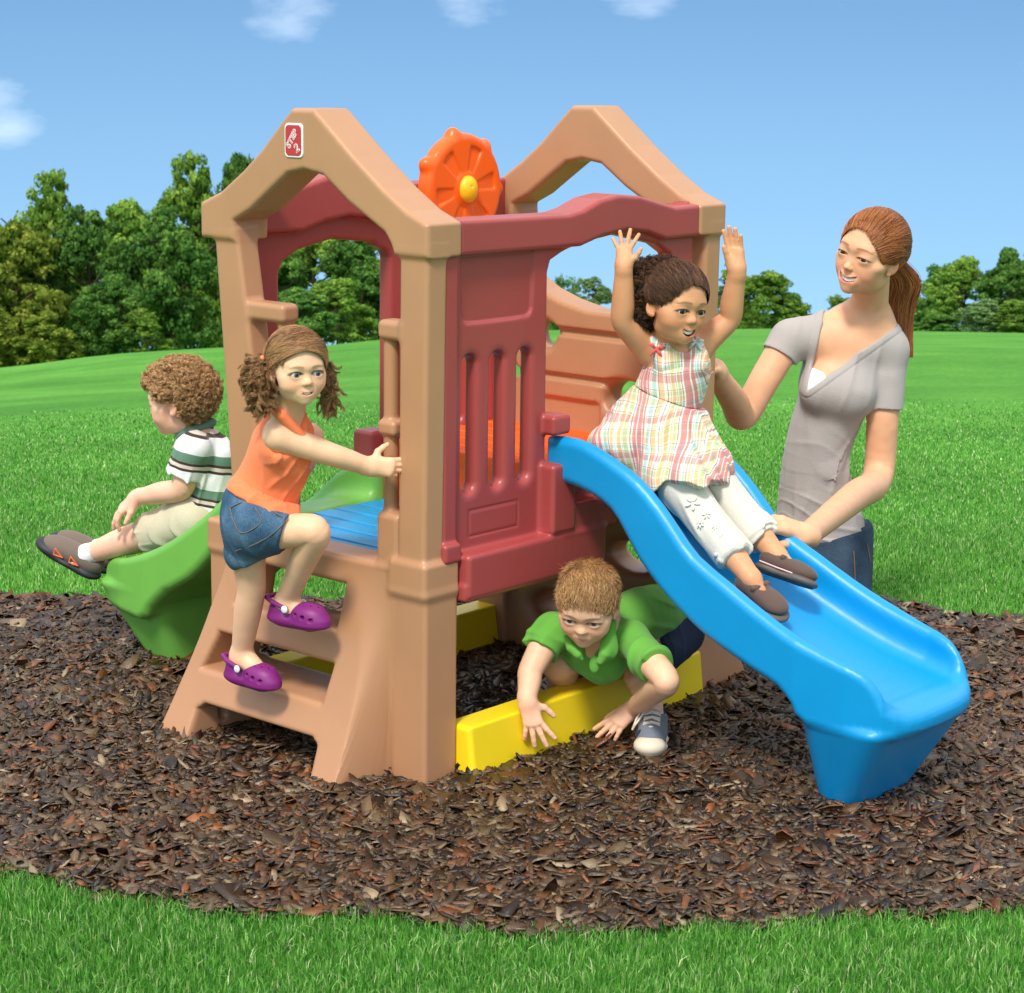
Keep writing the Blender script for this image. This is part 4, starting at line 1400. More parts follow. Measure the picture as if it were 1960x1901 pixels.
def folds(dirv, freq, amp, seed=0, warp=6.):
    """displacement field of soft creases running along dirv"""
    d = unit(dirv); a = unit(np.cross(d, [.3, .2, 1.])); b = np.cross(d, a)
    def f(P):
        w_ = vnoise(P * warp + seed * 3.1) * 2.2
        u = (P @ a) * freq + w_ + seed; v = (P @ b) * freq * .7 + w_ * 1.3
        m1 = sstep(.30, .72, vnoise(P * 9 + seed)); m2 = sstep(.35, .75, vnoise(P * 11 + seed + 5.))
        return -amp * (1.5 * np.exp(-(np.sin(u * .9) / .42) ** 2) * m1 + 1.1 * np.exp(-(np.sin(v * 1.2 + 1.) / .45) ** 2) * m2 - .8) + amp * .7 * (vnoise(P * 24 + seed) - .5)
    return f


def on_plane(px, py, axis, val):
    """sight line met with a plane of the climber frame (x or y = val) or a height"""
    O_ = np.array([0, 0, CAMH]); d = at(px, py, 1.) - O_
    n = {'x': np.array([math.sin(YAW), math.cos(YAW), 0]), 'y': np.array([-math.cos(YAW), math.sin(YAW), 0]), 'z': np.array([0, 0, 1.])}[axis]
    C_ = np.array([CX, CY, 0.])
    return O_ + d * ((val - (O_ - C_) @ n) / (d @ n))


def mid(a, b, t=.5): return a * (1 - t) + b * t


def shoe_body(ank, fd, up, L_, w_, hgt, k=.01):
    """frame and a low shoe volume: heel under the ankle, toe along fd"""
    side = unit(np.cross(fd, up)); u = unit(np.cross(side, fd)); R = np.stack([side, unit(fd), u], 1)
    P = lambda a, b, c: ank + side * a + R[:, 1] * b + u * c
    return P, R


def edge_dirs(top=.70, wa=.335, ear=True, nape=.16, side=.0, back=-.02, band=.07, adult=False, extra=None):
    """directions whose scalp point lies just inside the hairline, for strands that start there"""
    def f(r, n):
        out = []
        while sum(len(o) for o in out) < n:
            d = r.normal(0, 1, (4000, 3)); d /= np.linalg.norm(d, axis=1, keepdims=True)
            p = on_skull(d, .0, adult); v = hairline(p, top, wa, ear, nape, side, back)
            ok = (v < .004) & (v > -band) & (p[:, 1] > -.25)
            if extra is not None: ok &= extra(p)
            out.append(d[ok])
        return np.vstack(out)[:n]
    return f


def scalp_dirs(top=.70, wa=.335, ear=True, nape=.16, side=.0, back=-.02, adult=False):
    return edge_dirs(top, wa, ear, nape, side, back, 9., adult)


def cast(Bd, px, py, off=.0006, Y=3.9):
    """where a sight line meets a surface"""
    Bd.reach = .1
    o_ = np.array([0, 0, CAMH]); p0 = at(px, py, Y); d_ = unit(p0 - o_); t_ = np.linalg.norm(p0 - o_)
    for _ in range(160):
        v_ = float(Bd((o_ + d_ * t_)[None])[0]); t_ += max(v_, .0004) * .8
        if v_ < off: return o_ + d_ * t_
        if t_ > np.linalg.norm(p0 - o_) + 2.5: break
    return None


def piping(name, pts, Bd, r, m, parent, base, Y=3.9):
    q = [cast(Bd, x, y, Y=Y) for x, y in pts]; q = np.array([p for p in q if p is not None])
    if len(q) < 2: return None
    dm = np.median(q[:, 1]); q = q[np.abs(q[:, 1] - dm) < .15]
    v, f, c = tubes(spline(q, 6)[None], np.array([r]), np.array([[1, 1, 1.]]), 6, 1.)
    return mesh_obj(name, v - base, f, m, parent)
# ---- girl on the ladder
def girl_ladder():
    base = loc(-.13, .42, 0)
    root = empty('person', base); tag(root, 'small girl in orange sleeveless top and denim shorts climbing the ladder', 'person')
    sk = srgb(240, 190, 154)
    H = Head(at(588, 717, 4.13), (.52, -1, .0), (-.06, .08, 1), .150, smile=.80, open_=.028, mw=.124, lipw=.6, gaze=(-.12, .02), skin=sk, lip=srgb(214, 136, 122), brow=srgb(120, 84, 58), iris=srgb(74, 84, 92), lid=1.28)
    B = Body()
    # torso, leaning towards the ladder
    neck = at(548, 790, 4.235); chest = at(545, 860, 4.27); belly = at(515, 930, 4.30); hip = at(490, 1000, 4.30)
    shR = at(532, 835, 4.20); shL = at(590, 838, 4.36)
    B.cone(H.P(0, -.10, .28), neck, .029, .030, .02)
    B.cone(neck, chest, .034, .058, .03)
    B.limb([chest, belly, hip], [.060, .062, .066], .03)
    B.cone(shR, shL, .027, .027, .03)
    # near arm reaching for the bar
    el = at(640, 872, 4.22); wr = at(706, 893, 4.255)
    B.limb([shR, (shR + el) / 2, el, (el + wr) / 2, wr], [.030, .027, .0235, .0215, .0165], .012)
    hb = loc(.038, .134, .70)
    bar = at(738, 888, 4.31)
    hand(B, wr, (1, .12, -.06), (-.15, -1, .15), .092, curls=[.62, .66, .7, .74], spread=.12, thumb=-1, thumb_open=1.25, curl=.2, wr=.21)
    # far arm
    el2 = at(578, 890, 4.43); wr2 = at(545, 900, 4.47)
    B.limb([shL, el2, wr2], [.032, .026, .02], .012)
    hand(B, wr2, wr2 - el2, (0, -1, 0), .07, curl=.6)
    # legs: left straight on the lower step, right bent on the upper one
    hl = at(470, 1010, 4.29); kl = at(481, 1125, 4.33); al = at(462, 1252, 4.39)
    hr = at(512, 1010, 4.25); kr = at(602, 1020, 4.22); ar = at(548, 1150, 4.33)
    B.limb([hl, (hl * .45 + kl * .55), kl, kl * .62 + al * .38, al], [.050, .036, .0305, .0295, .0215], .014)
    B.limb([hr, hr * .45 + kr * .55, kr, kr * .60 + ar * .40, ar], [.050, .037, .0335, .0290, .0215], .012)
    fdl = unit(at(510, 1290, 4.36) - at(440, 1275, 4.43)); fdr = unit(at(600, 1170, 4.30) - at(530, 1165, 4.35))
    fdl[2] = -.02; fdr[2] = -.01; fdl, fdr = unit(fdl), unit(fdr)
    sl = loc(-.085, .475, .157); sr_ = loc(-.045, .39, .318)
    sl = al + np.array([0, 0, -.030]); sl[2] = .184 - .0; sr_ = ar + np.array([0, 0, -.03])
    for ank, fd in ((al, fdl), (ar, fdr)):
        B.cone(ank, ank + fd * .055 + [0, 0, -.030], .024, .020, .012); B.cone(ank + [0, 0, -.01], ank - fd * .012 + [0, 0, -.026], .024, .022, .01)
    H.build(B)
    B.mesh('body', .0022, SKIN, root, base, colors=skin_colors(sk, H.spots()), focus=H.focus())
    H.parts(root, base)
    # orange top
    T = Body()
    T.cone(neck + [0, .0, -.022], chest, .042, .066, .02)
    T.limb([chest, belly, at(500, 965, 4.29), at(512, 1000, 4.28)], [.067, .076, .084, .086], .03)
    T.cone(shR * .86 + shL * .14 + [0, 0, -.004], shL * .9 + shR * .1 + [0, 0, -.006], .033, .033, .03)
    T.cone(shR + [-.006, .012, -.03], chest, .030, .05, .03)
    up_ax = unit(neck - hip)
    T.fn(lambda P: np.maximum(-((P - at(480, 955, 4.3)) @ unit(np.array([.40, .1, 1.0]))), ((P - at(596, 900, 4.25)) @ unit(np.array([1., .3, -.20])))), .010, 'i')
    T.cone(neck + [0, .004, -.026], neck + [-.008, .006, .014], .044, .036, .02)
    # arm hole and neck
    T.ell(shR + [.014, -.030, -.008], (.030, .034, .036), None, .008, 's')
    T.ell(neck + [.022, -.036, .020], (.030, .034, .046), None, .01, 's'); T.cone(neck, neck + [-.003, 0, .06], .0285, .030, .003, 's')
    T.cone(H.P(0, -.05, .2), H.P(0, -.05, .6), .055, .08, .004, 's')
    otop = cloth_mat('orange_cotton', srgb(255, 132, 84), .8)
    tp = T.mesh('sleeveless_top', .0028, otop, root, base, disp=folds((.5, 0, 1), 95, .0030, 2))
    # collar
    K = Body()
    a0 = at(514, 776, 4.235); a1 = at(540, 796, 4.182); a2 = at(580, 838, 4.20); a3 = at(592, 855, 4.215); b1 = at(588, 812, 4.25)
    K.chain([a0, a1, a2, a3], [.010, .012, .010, .006], .01); K.chain([a0 + [0, .03, 0], b1, a3 + [.002, .01, .004]], [.008, .008, .006], .008)
    K.mesh('collar', .0022, otop, tp, base)
    # denim shorts
    D = Body()
    D.cone(at(496, 965, 4.30), at(496, 1000, 4.29), .078, .078, .02)
    D.cone(at(490, 1000, 4.29), kl * .35 + hl * .65 + [-.0, 0, -.004], .076, .052, .02)
    D.cone(at(506, 1000, 4.26), hr * .55 + kr * .45, .072, .054, .02)
    D.fn(lambda P: (P - at(488, 948, 4.3)) @ unit(np.array([.30, .05, 1.0])), .004, 'i')
    D.fn(lambda P: -((P - at(520, 1063, 4.29)) @ unit(np.array([-.42, .15, 1.]))) - .002, .004, 'i')
    D.fn(lambda P: (P - at(552, 1020, 4.25)) @ unit(np.array([1., -.2, -.30])), .004, 'i')
    def denim(t, oc, col):
        a = t.n('ShaderNodeTexNoise', {'Vector': oc, 'Scale': 14., 'Detail': 5}); mpp = t.n('ShaderNodeMapping', {'Vector': oc, 'Scale': (900, 900, 60)})
        b = t.n('ShaderNodeTexNoise', {'Vector': mpp, 'Scale': 1., 'Detail': 2})
        f_ = t.math('ADD', t.math('MULTIPLY', a.outputs[0], .6), t.math('MULTIPLY', b.outputs[0], .4))
        return t.ramp(f_, [(.32, srgb(38, 62, 88)), (.5, srgb(66, 96, 124)), (.72, srgb(120, 148, 170))])
    global DENIM
    DENIM = mat('denim', (0, 0, 0), .85, .2, build=denim, bump=(300., .0010))
    sh = D.mesh('denim_shorts', .0026, DENIM, root, base, disp=folds((0, 0, 1), 70, .0018, 5))
    # stitched pocket outlines lie proud of the cloth
    SEAM = mat('seam_thread', srgb(120, 104, 92), .8)
    def seam(pts, r=.0011):
        q = []
        for p_ in pts:
            o_ = np.array([0, 0, CAMH]); d = unit(p_ - o_); t_ = np.linalg.norm(p_ - o_) - .16
            for _ in range(40):
                v = float(D((o_ + d * t_)[None])[0]); t_ += max(v, .0003) * .8
                if v < .0008: break
            q.append(o_ + d * t_)
        v, f, c = tubes(spline(np.array(q), 6)[None], np.array([r]), np.array([[1, 1, 1.]]), 5, 1.)
        mesh_obj('seam', v - base, f, SEAM, sh)
    D.reach = .1
    seam([at(440, 972, 4.2), at(460, 962, 4.2), at(482, 958, 4.2), at(490, 975, 4.2), at(500, 995, 4.2), at(485, 1012, 4.2), at(462, 1020, 4.2), at(448, 1000, 4.2), at(440, 972, 4.2)])
    seam([at(450, 1055, 4.2), at(480, 1045, 4.2), at(510, 1030, 4.2), at(535, 1010, 4.2), at(552, 990, 4.2)])
    seam([at(512, 962, 4.2), at(526, 980, 4.2), at(540, 990, 4.2)])
    # clogs
    CROC = mat('purple_foam', srgb(124, 30, 112), .5, .4); STUD = mat('pale_stud', srgb(225, 228, 230), .4); DARKM = mat('dark_hole', srgb(40, 14, 36), .8)
    def clog(ank, fd, z0):
        side = unit(np.cross(fd, [0, 0, 1])); R = np.stack([side, fd, np.cross(side, fd)], 1)
        if R[2, 2] < 0: R[:, 2] *= -1
        up = R[:, 2]
        o_ = ank.copy(); o_[2] = z0
        P = lambda a, b, c: o_ + side * a + fd * b + up * c
        C = Body()
        C.ell(P(0, .062, .016), (.031, .046, .019), R, .01); C.ell(P(0, -.008, .014), (.026, .038, .017), R, .012)
        C.ell(P(0, .055, .028), (.030, .042, .022), R, .012)                     # toe box
        C.ell(P(0, -.012, .028), (.027, .032, .018), R, .01)
        C.ell(P(0, .058, .005), (.032, .050, .010), R, .012); C.ell(P(0, -.008, .006), (.028, .042, .012), R, .014); C.cone(P(0, -.01, .006), P(0, .06, .006), .012, .014, .02)
        C.cone(P(0, .0, .034), P(0, -.012, .09), .0225, .026, .004, 's')         # opening for the foot
        C.ell(P(0, .0, .044), (.0215, .030, .018), R, .004, 's')
        for sg in (-1, 1):
            for j, (b, c) in enumerate(((.040, .026), (.060, .024), (.080, .020))):
                C.ell(P(sg * .031, b, c), (.010, .0050, .0042), R, .002, 's')
        for a, b in ((-.010, .052), (.003, .050), (.014, .054), (-.006, .066), (.008, .068), (-.012, .078), (.0, .082)):
            C.ell(P(a, b, .050 - (b - .05) * .25), (.0026, .0026, .008), R, .001, 's')
        cl = C.mesh('clog', .0020, CROC, root, base)
        S_ = Body()
        S_.chain([P(-.029, .016, .036), P(-.029, -.020, .046), P(-.016, -.045, .050), P(.016, -.045, .050), P(.029, -.020, .046), P(.029, .016, .036)], [.0052] * 6, .004)
        S_.mesh('heel_strap', .0020, CROC, cl, base)
        for sg in (-1, 1):
            K_ = Body(); K_.ell(P(sg * .034, .016, .036), (.0035, .0085, .0085), R, .001); K_.mesh('stud', .0013, STUD, cl, base)
        return cl
    c1 = clog(al + fdl * .004, fdl, float(at(470, 1303, 4.37)[2]) - .004)
    c2 = clog(ar + fdr * .004, fdr, float(at(565, 1188, 4.32)[2]) - .004)
    # hair: swept smooth on top, gathered in curls at both sides
    rng = np.random.default_rng(4)
    def cap(q):
        return smax(skull(q, .022), hairline(q, .755, .36, True, .18, .03), .02)
    cols = [srgb(142, 100, 64), srgb(166, 122, 80), srgb(116, 80, 50), srgb(190, 146, 100)]
    st = edge_dirs(.735, .345, True, .18, .03)
    def en(r, n):
        sg = np.where(r.random(n) < .75, -1, 1.); return np.stack([sg * r.uniform(.8, 1., n), r.uniform(-.5, -.1, n), r.uniform(-.25, .05, n)], 1)
    def st2(r, n): return np.stack([r.uniform(-.6, .6, n), r.uniform(-.6, .4, n), r.uniform(.8, 1., n)], 1)
    S1 = combed(H, st, en, rng, 5200, gr=.036, lift=.018, wave=.002, m=16, hl=(.76, .345, True, .1, .03), over=lambda a, b: np.stack([a[:, 0] * .5 + b[:, 0] * .55, a[:, 1] * .55 + .15, a[:, 2] * .6 + .28], 1))
    S2 = combed(H, st2, en, rng, 4200, gr=.035, lift=.02, hl=(.75, .345, True, .1, .03))
    def bunch(cx, cy, cz, n, rx, rz, ln=.17):
        c = np.array([cx, cy, cz]); u_ = rng.normal(0, 1, (n, 3)); u_ /= np.linalg.norm(u_, axis=1, keepdims=True); r0 = c + u_ * [rx, rx, rz] * (.55 + .4 * rng.random((n, 1)))
        dr = rng.normal(0, .45, (n, 3)) + [np.sign(cx) * .15, 0, -.8]
        return locks(H, r0, dr, rng, ln * 1.15, .036, 1.3, 24, .032, 14, .06, .26)
    sL = -1 if (H.R[:, 0] @ np.array([1, 0, 0])) > 0 else 1
    ms = [((sL * .48, -.20, .42), (.12, .13, .17)), ((sL * .46, -.16, .16), (.09, .10, .12)), ((-sL * .40, -.06, .22), (.04, .06, .12)), ((-sL * .40, -.06, .42), (.04, .08, .13))]
    parts_ = [(S1, .0005, 3), (S2, .0005, 3), (bunch(sL * .50, -.20, .44, 230, .16, .22), .0005, 3), (bunch(sL * .47, -.16, .18, 150, .13, .17), .0005, 3),
              (bunch(-sL * .45, -.05, .36, 60, .05, .16), .0005, 3), (bunch(-sL * .44, -.05, .12, 40, .05, .12, .22), .0005, 3)]
    hr_ = hair_obj(H, root, base, cap, parts_, cols, masses=ms)
    TIE = mat('hair_tie', srgb(235, 140, 100), .4)
    K_ = Body(); c0 = H.P(sL * .44, -.16, .60)
    K_.ell(c0, (.006, .006, .009), None, .002); K_.mesh('hair_tie', .0015, TIE, hr_, base)


girl_ladder()
# ---- curly-haired boy on the green slide, seen from behind his left shoulder
def boy_green_slide():
    base = loc(.35, 1.0, .30)
    root = empty('person', base); tag(root, 'curly sandy-haired boy in striped polo sitting on the green slide', 'person')
    g = lambda x, y: (47.04 + .32165 * x, 642.9 + .32165 * y)
    sk = srgb(242, 188, 160)
    H = Head(at(296, 773, 5.12), (-.96, .20, -.10), (-.22, .02, 1), .182, smile=.2, open_=0, gaze=(.1, -.1), skin=sk, lip=srgb(205, 110, 100), brow=srgb(150, 110, 70), iris=srgb(90, 110, 120))
    Y0 = 5.10
    neck = at(372, 822, Y0 + .02); sh = at(372, 858, Y0 - .06); shF = at(400, 850, Y0 + .10)
    chest = at(398, 880, Y0 + .02); hip = at(396, 985, Y0 + .02)
    B = Body()
    B.cone(H.P(0, -.10, .22), neck, .034, .036, .02); B.cone(neck, chest, .040, .060, .02)
    B.limb([chest, mid(chest, hip), hip], [.064, .064, .070], .03); B.cone(sh, shF, .034, .034, .02)
    el = at(347, 935, Y0 - .05); wr = at(262, 953, Y0 + .02)
    B.limb([sh, mid(sh, el), el, mid(el, wr), wr], [.034, .031, .029, .027, .0185], .01)
    hand(B, wr, at(222, 985, Y0 + .03) - wr, (-.45, -.35, .8), .100, curls=[.45, .30, .28, .35], spread=.22, thumb=-1, thumb_open=.7, curl=.2, wr=.20)
    # far arm
    el2 = at(352, 962, Y0 + .20); wr2 = at(300, 1000, Y0 + .22)
    B.limb([shF, el2, wr2], [.033, .027, .019], .01); hand(B, wr2, wr2 - el2, (0, -.2, 1), .095, curl=.3)
    hl = at(372, 995, Y0 - .02); kl = at(266, 1026, 5.17); al = at(166, 1062, 5.24)
    B.limb([hl, mid(hl, kl), kl, mid(kl, al, .4), al], [.052, .046, .037, .035, .0225], .012)
    hr = at(378, 995, Y0 + .10); kr = at(272, 1030, 5.27); ar = at(190, 1052, 5.36)
    B.limb([hr, kr, mid(kr, ar, .4), ar], [.052, .037, .034, .0225], .012)
    for a in (al, ar): B.cone(a, a + np.array([-.04, 0, -.02]), .021, .018, .01)
    H.build(B)
    B.mesh('body', .0025, SKIN, root, base, colors=skin_colors(sk, H.spots()), focus=H.focus())
    H.parts(root, base)
    # striped polo
    def stripes(t, oc, col):
        m_ = t.n('ShaderNodeMapping', {'Vector': oc, 'Rotation': (0, math.radians(-14), 0)})
        nz_ = t.n('ShaderNodeTexNoise', {'Vector': oc, 'Scale': 12.})
        z = t.n('ShaderNodeSeparateXYZ', {0: m_}).outputs[2]
        z = t.math('ADD', z, t.math('MULTIPLY', nz_.outputs[0], .010))
        f_ = t.math('FRACT', t.math('MULTIPLY', z, 1 / .084))
        w_, g_, b_, c_ = srgb(232, 232, 232), srgb(104, 138, 118), srgb(74, 54, 46), srgb(214, 202, 190)
        return t.ramp(f_, [(0, w_), (.30, w_), (.31, b_), (.38, b_), (.39, c_), (.48, c_), (.49, b_), (.56, b_), (.57, g_), (.82, g_), (.83, w_), (1, w_)], 'CONSTANT')
    ST = cloth_mat('striped_jersey', (0, 0, 0), .85, stripes)
    T = Body()
    T.cone(neck + [.0, 0, -.012], chest, .046, .068, .02); T.limb([chest, mid(chest, hip), at(392, 972, Y0 + .02)], [.074, .078, .082], .02)
    T.cone(sh, shF, .041, .041, .02)
    T.cuff([sh, mid(sh, el, .82)], [.042, .046], .86)
    T.fn(lambda P: (P - at(380, 985, Y0)) @ unit(np.array([-.10, 0, -1.])), .006, 'i')
    T.cone(H.P(0, -.12, .1), H.P(0, -.12, .5), .044, .07, .004, 's')
    tp = T.mesh('polo_shirt', .0030, ST, root, base, disp=folds((.4, 0, 1), 80, .0042, 7))
    C = Body(); C.chain([neck + [-.034, -.03, -.01], neck + [.0, -.050, .008], neck + [.045, -.01, .02]], [.010, .012, .012], .01)
    C.mesh('collar', .0025, cloth_mat('sage_jersey', srgb(104, 138, 118), .85), tp, base)
    # khaki shorts
    KH = cloth_mat('khaki_cotton', srgb(206, 196, 168), .85)
    D = Body()
    D.cone(hip, at(375, 985, Y0), .080, .070, .02)
    D.cone(hl, mid(hl, kl, .98), .062, .048, .02); D.cone(hr, mid(hr, kr, .9), .060, .047, .02)
    D.fn(lambda P: (P - mid(hl, kl, .86)) @ unit(kl - hl), .003, 'i')
    D.mesh('khaki_shorts', .0030, KH, root, base, disp=folds((1, 0, .2), 85, .0038, 3))
    SOCK = cloth_mat('white_sock', srgb(240, 240, 242), .9); SOLE = mat('dark_sole', srgb(40, 40, 46), .6); UPP = cloth_mat('grey_brown_upper', srgb(112, 98, 88), .7); ORT = mat('orange_trim', srgb(214, 104, 48), .5)
    for a, k_, lab in ((al, kl, 1), (ar, kr, 0)):
        S_ = Body(); d = unit(k_ - a); S_.cone(a + d * .052, a - d * .004, .0265, .0265, .004); S_.cone(a, a + np.array([-.03, 0, -.015]), .0265, .024, .01)
        S_.mesh('sock', .0025, SOCK, root, base, disp=lambda P: .0008 * np.sin(P @ unit(k_ - a) * 1800))
        fd = unit(at(72, 1042, 5.27) - at(152, 1088, 5.25)); up = unit(np.array([.42, -.15, 1.]))
        P, R = shoe_body(a + np.array([.006, 0, -.022]), fd, up, .13, .03, .04)
        q = Body()
        q.ell(P(0, -.004, .006), (.030, .036, .030), R, .01); q.ell(P(0, .050, .002), (.034, .052, .029), R, .02); q.ell(P(0, .094, -.003), (.034, .040, .025), R, .02)
        q.cone(P(0, -.004, .022), P(0, .0, .05), .0255, .028, .004, 's')
        q.fn(lambda X: -((X - P(0, 0, -.020)) @ R[:, 2]), .006, 'i')
        sh_ = q.mesh('sneaker', .0024, UPP, root, base)
        so = Body()
        so.ell(P(0, -.002, -.020), (.034, .040, .016), R, .01); so.ell(P(0, .055, -.021), (.037, .056, .015), R, .015); so.ell(P(0, .105, -.015), (.038, .046, .019), R, .015)
        for i in range(-3, 14): so.cone(P(-.05, i * .011, -.039), P(.05, i * .011, -.039), .0036, .0036, .002, 's')
        so.mesh('sole', .0024, SOLE, sh_, base)
        for b, c in ((.030, .0), (.075, -.002)):
            for sg in (-1, 1):
                tr = Body()
                ring = [P(sg * .0345, b - .014, c - .006), P(sg * .0350, b + .010, c - .010), P(sg * .034, b + .012, c + .006), P(sg * .0345, b - .014, c - .006)]
                tr.chain(ring, [.0022] * 4, .001)
                tr.mesh('trim', .0015, ORT, sh_, base)
        st = Body()
        for i in range(4): st.chain([P(-.026, .022 + i * .012, .012), P(0, .026 + i * .012, .030 - i * .003), P(.026, .022 + i * .012, .012)], [.0026] * 3, .001)
        st.mesh('lace', .0015, mat('brown_lace', srgb(104, 70, 52), .8), sh_, base)
    rng = np.random.default_rng(9)
    cap = lambda q: smax(skull(q, .022), hairline(q, .74, .35, True, .20), .02)
    cols = [srgb(196, 146, 94), srgb(216, 172, 118), srgb(162, 116, 72), srgb(234, 198, 146), srgb(136, 94, 58)]
    d = rng.normal(0, 1, (2600, 3)); d /= np.linalg.norm(d, axis=1, keepdims=True)
    p = on_skull(d, .040); ok = (hairline(p, .76, .34, True, .20) < .0) & ~((p[:, 2] < .58) & (p[:, 1] > -.14)) & ~((p[:, 2] < .72) & (p[:, 1] > .18))
    p, d = p[ok], d[ok]
    dr = d * .35 + np.stack([0 * d[:, 0], .25 + 0 * d[:, 0], -.75 + 0 * d[:, 0]], 1) * .7
    L1 = locks(H, p, dr, rng, .090, .030, 1.1, 20, .032, 12, .0, .45)
    hair_obj(H, root, base, cap, [(L1, .0005, 3)], cols, lab='short sandy curls')


boy_green_slide()
# ---- girl sliding down the blue slide with both arms up
def girl_blue_slide():
    base = loc(.60, -.20, .58)
    root = empty('person', base); tag(root, 'curly dark-haired girl in plaid dress on the blue slide with both arms raised', 'person')
    sk = srgb(214, 154, 112)
    g8 = lambda x, y: (1129 + .2475 * x, 431.2 + .2475 * y)
    A8 = lambda x, y, Y: at(*g8(x, y), Y)
    Yb = 4.62
    H = Head(at(1326, 598, Yb - .10), (.58, -.82, -.06), (.10, .04, 1), .172, smile=1.1, open_=.060, mw=.122, gaze=(.15, -.05), skin=sk, lip=srgb(176, 88, 78), brow=srgb(70, 44, 30), iris=srgb(50, 34, 26), lid=1.02, squint=.3, browh=.01)
    neck = A8(640, 905, Yb - .01); chest = A8(690, 1080, Yb + .0); waist = A8(600, 1330, Yb + .0); seat = A8(520, 1700, Yb - .0)
    sR = A8(445, 960, Yb + .0); sL = A8(860, 930, Yb + .03)
    B = Body()
    B.cone(H.P(0, -.10, .24), neck, .032, .033, .02); B.cone(neck, chest, .034, .052, .03)
    B.limb([chest, waist, seat], [.062, .066, .075], .02)
    B.cone(sR, sL, .028, .028, .03)
    eR = A8(255, 745, Yb - .05); wR = A8(262, 320, Yb - .07)
    B.limb([sR, mid(sR, eR), eR, mid(eR, wR, .35), wR], [.031, .029, .0245, .0255, .0180], .012)
    hand(B, wR, (.02, .28, 1), (.05, 1, -.45), .078, curls=[-.12, -.10, -.10, -.12], spread=.50, thumb=-1, thumb_open=1.05, curl=.1, wr=.20)
    eL = A8(1080, 725, Yb + .03); wL = A8(1140, 350, Yb - .0)
    B.limb([sL, mid(sL, eL), eL, mid(eL, wL, .35), wL], [.031, .029, .0250, .0255, .0180], .012)
    hand(B, wL, (-.14, .06, 1), (.25, 1, .0), .090, curls=[.10, .08, .10, .14], spread=.12, thumb=1, thumb_open=.30, curl=.2, wr=.20)
    # legs
    h1, k1, a1 = on_plane(1262, 880, 'x', .56), on_plane(1332, 972, 'x', .55), on_plane(1438, 1108, 'x', .53)
    h2, k2, a2 = on_plane(1335, 868, 'x', .66), on_plane(1398, 962, 'x', .66), on_plane(1486, 1062, 'x', .655)
    B.limb([mid(h1, k1, .3), k1, mid(k1, a1, .4), a1], [.040, .036, .034, .0215], .012)
    B.limb([mid(h2, k2, .3), k2, mid(k2, a2, .4), a2], [.040, .036, .034, .0215], .012)
    f1 = unit(at(1490, 1145, a1[1] - .05) - a1); f2 = unit(at(1575, 1092, a2[1] - .06) - a2)
    B.cone(a1, a1 + f1 * .045 - unit(np.array([.25, -.35, .6])) * .022, .021, .014, .01); B.cone(a2, a2 + f2 * .045 - unit(np.array([.15, .35, .9])) * .022, .021, .014, .01)
    H.build(B)
    B.mesh('body', .0023, SKIN, root, base, colors=skin_colors(sk, H.spots()), focus=H.focus())
    H.parts(root, base)

    def plaid(t, oc, col):
        nz_ = t.n('ShaderNodeTexNoise', {'Vector': oc, 'Scale': 7., 'Detail': 1})
        w2 = t.n('ShaderNodeVectorMath', {0: nz_.outputs['Color'], 1: (.5, .5, .5)}, operation='SUBTRACT')
        w3 = t.n('ShaderNodeVectorMath', {0: w2, 'Scale': .05}, operation='SCALE')
        v = t.n('ShaderNodeVectorMath', {0: oc, 1: w3}, operation='ADD')
        m_ = t.n('ShaderNodeMapping', {'Vector': v, 'Rotation': (0, math.radians(4), math.radians(20))})
        sp = t.n('ShaderNodeSeparateXYZ', {0: m_}).outputs
        W1 = srgb(240, 234, 226)
        def band(s_, per, ph, stops):
            f_ = t.math('FRACT', t.math('MULTIPLY_ADD', s_, 1 / per, ph)); return t.ramp(f_, stops, 'CONSTANT')
        R_, Y_, G_, A_, O_, P_, D_ = srgb(206, 92, 92), srgb(216, 184, 104), srgb(186, 200, 130), srgb(158, 206, 200), srgb(240, 186, 130), srgb(150, 50, 80), srgb(92, 62, 58)
        ws = [(0, W1), (.03, D_), (.045, W1), (.10, Y_), (.22, W1), (.25, G_), (.36, W1), (.39, P_), (.41, W1), (.44, R_), (.60, W1), (.62, R_), (.68, W1), (.72, A_), (.82, W1), (.85, D_), (.865, O_), (.97, W1)]
        wv = [(0, W1), (.04, R_), (.20, W1), (.23, D_), (.25, W1), (.33, A_), (.42, W1), (.45, P_), (.47, W1), (.52, O_), (.66, W1), (.70, G_), (.82, W1), (.85, P_), (.87, W1)]
        # only 32 stops per ramp are allowed; both lists stay below
        c1 = band(sp[0], .092, .3, ws); c2 = band(sp[2], .085, .1, wv)
        c = t.mix(.24, t.mix(.80, c1, c2, 'MULTIPLY'), srgb(240, 234, 226))
        fine = t.math('GREATER_THAN', t.math('FRACT', t.math('MULTIPLY', sp[0], 70.)), .86)
        return t.mix(t.math('MULTIPLY', fine, .55), c, srgb(246, 240, 232))
    PL = cloth_mat('plaid_cotton', (0, 0, 0), .85, plaid)
    T = Body()
    T.limb([mid(neck, chest, .50), chest, waist], [.062, .074, .079], .02)
    for pa, pb in (((1250, 650), (1270, 700)), ((1331, 654), (1337, 700))):
        qa, qb = cast(B, *pa), cast(B, *pb)
        if qa is not None and qb is not None: T.cone(qa, qb, .010, .020, .012)
    T.cone(mid(sR, sL, .26) + [0, -.006, -.012], chest, .022, .05, .02); T.cone(mid(sR, sL, .80) + [0, -.006, -.010], chest, .022, .05, .02)
    T.fn(lambda P: -((P - waist) @ unit(chest - waist)), .004, 'i')
    T.ell(neck + [.018, -.036, .022], (.030, .034, .040), None, .008, 's')
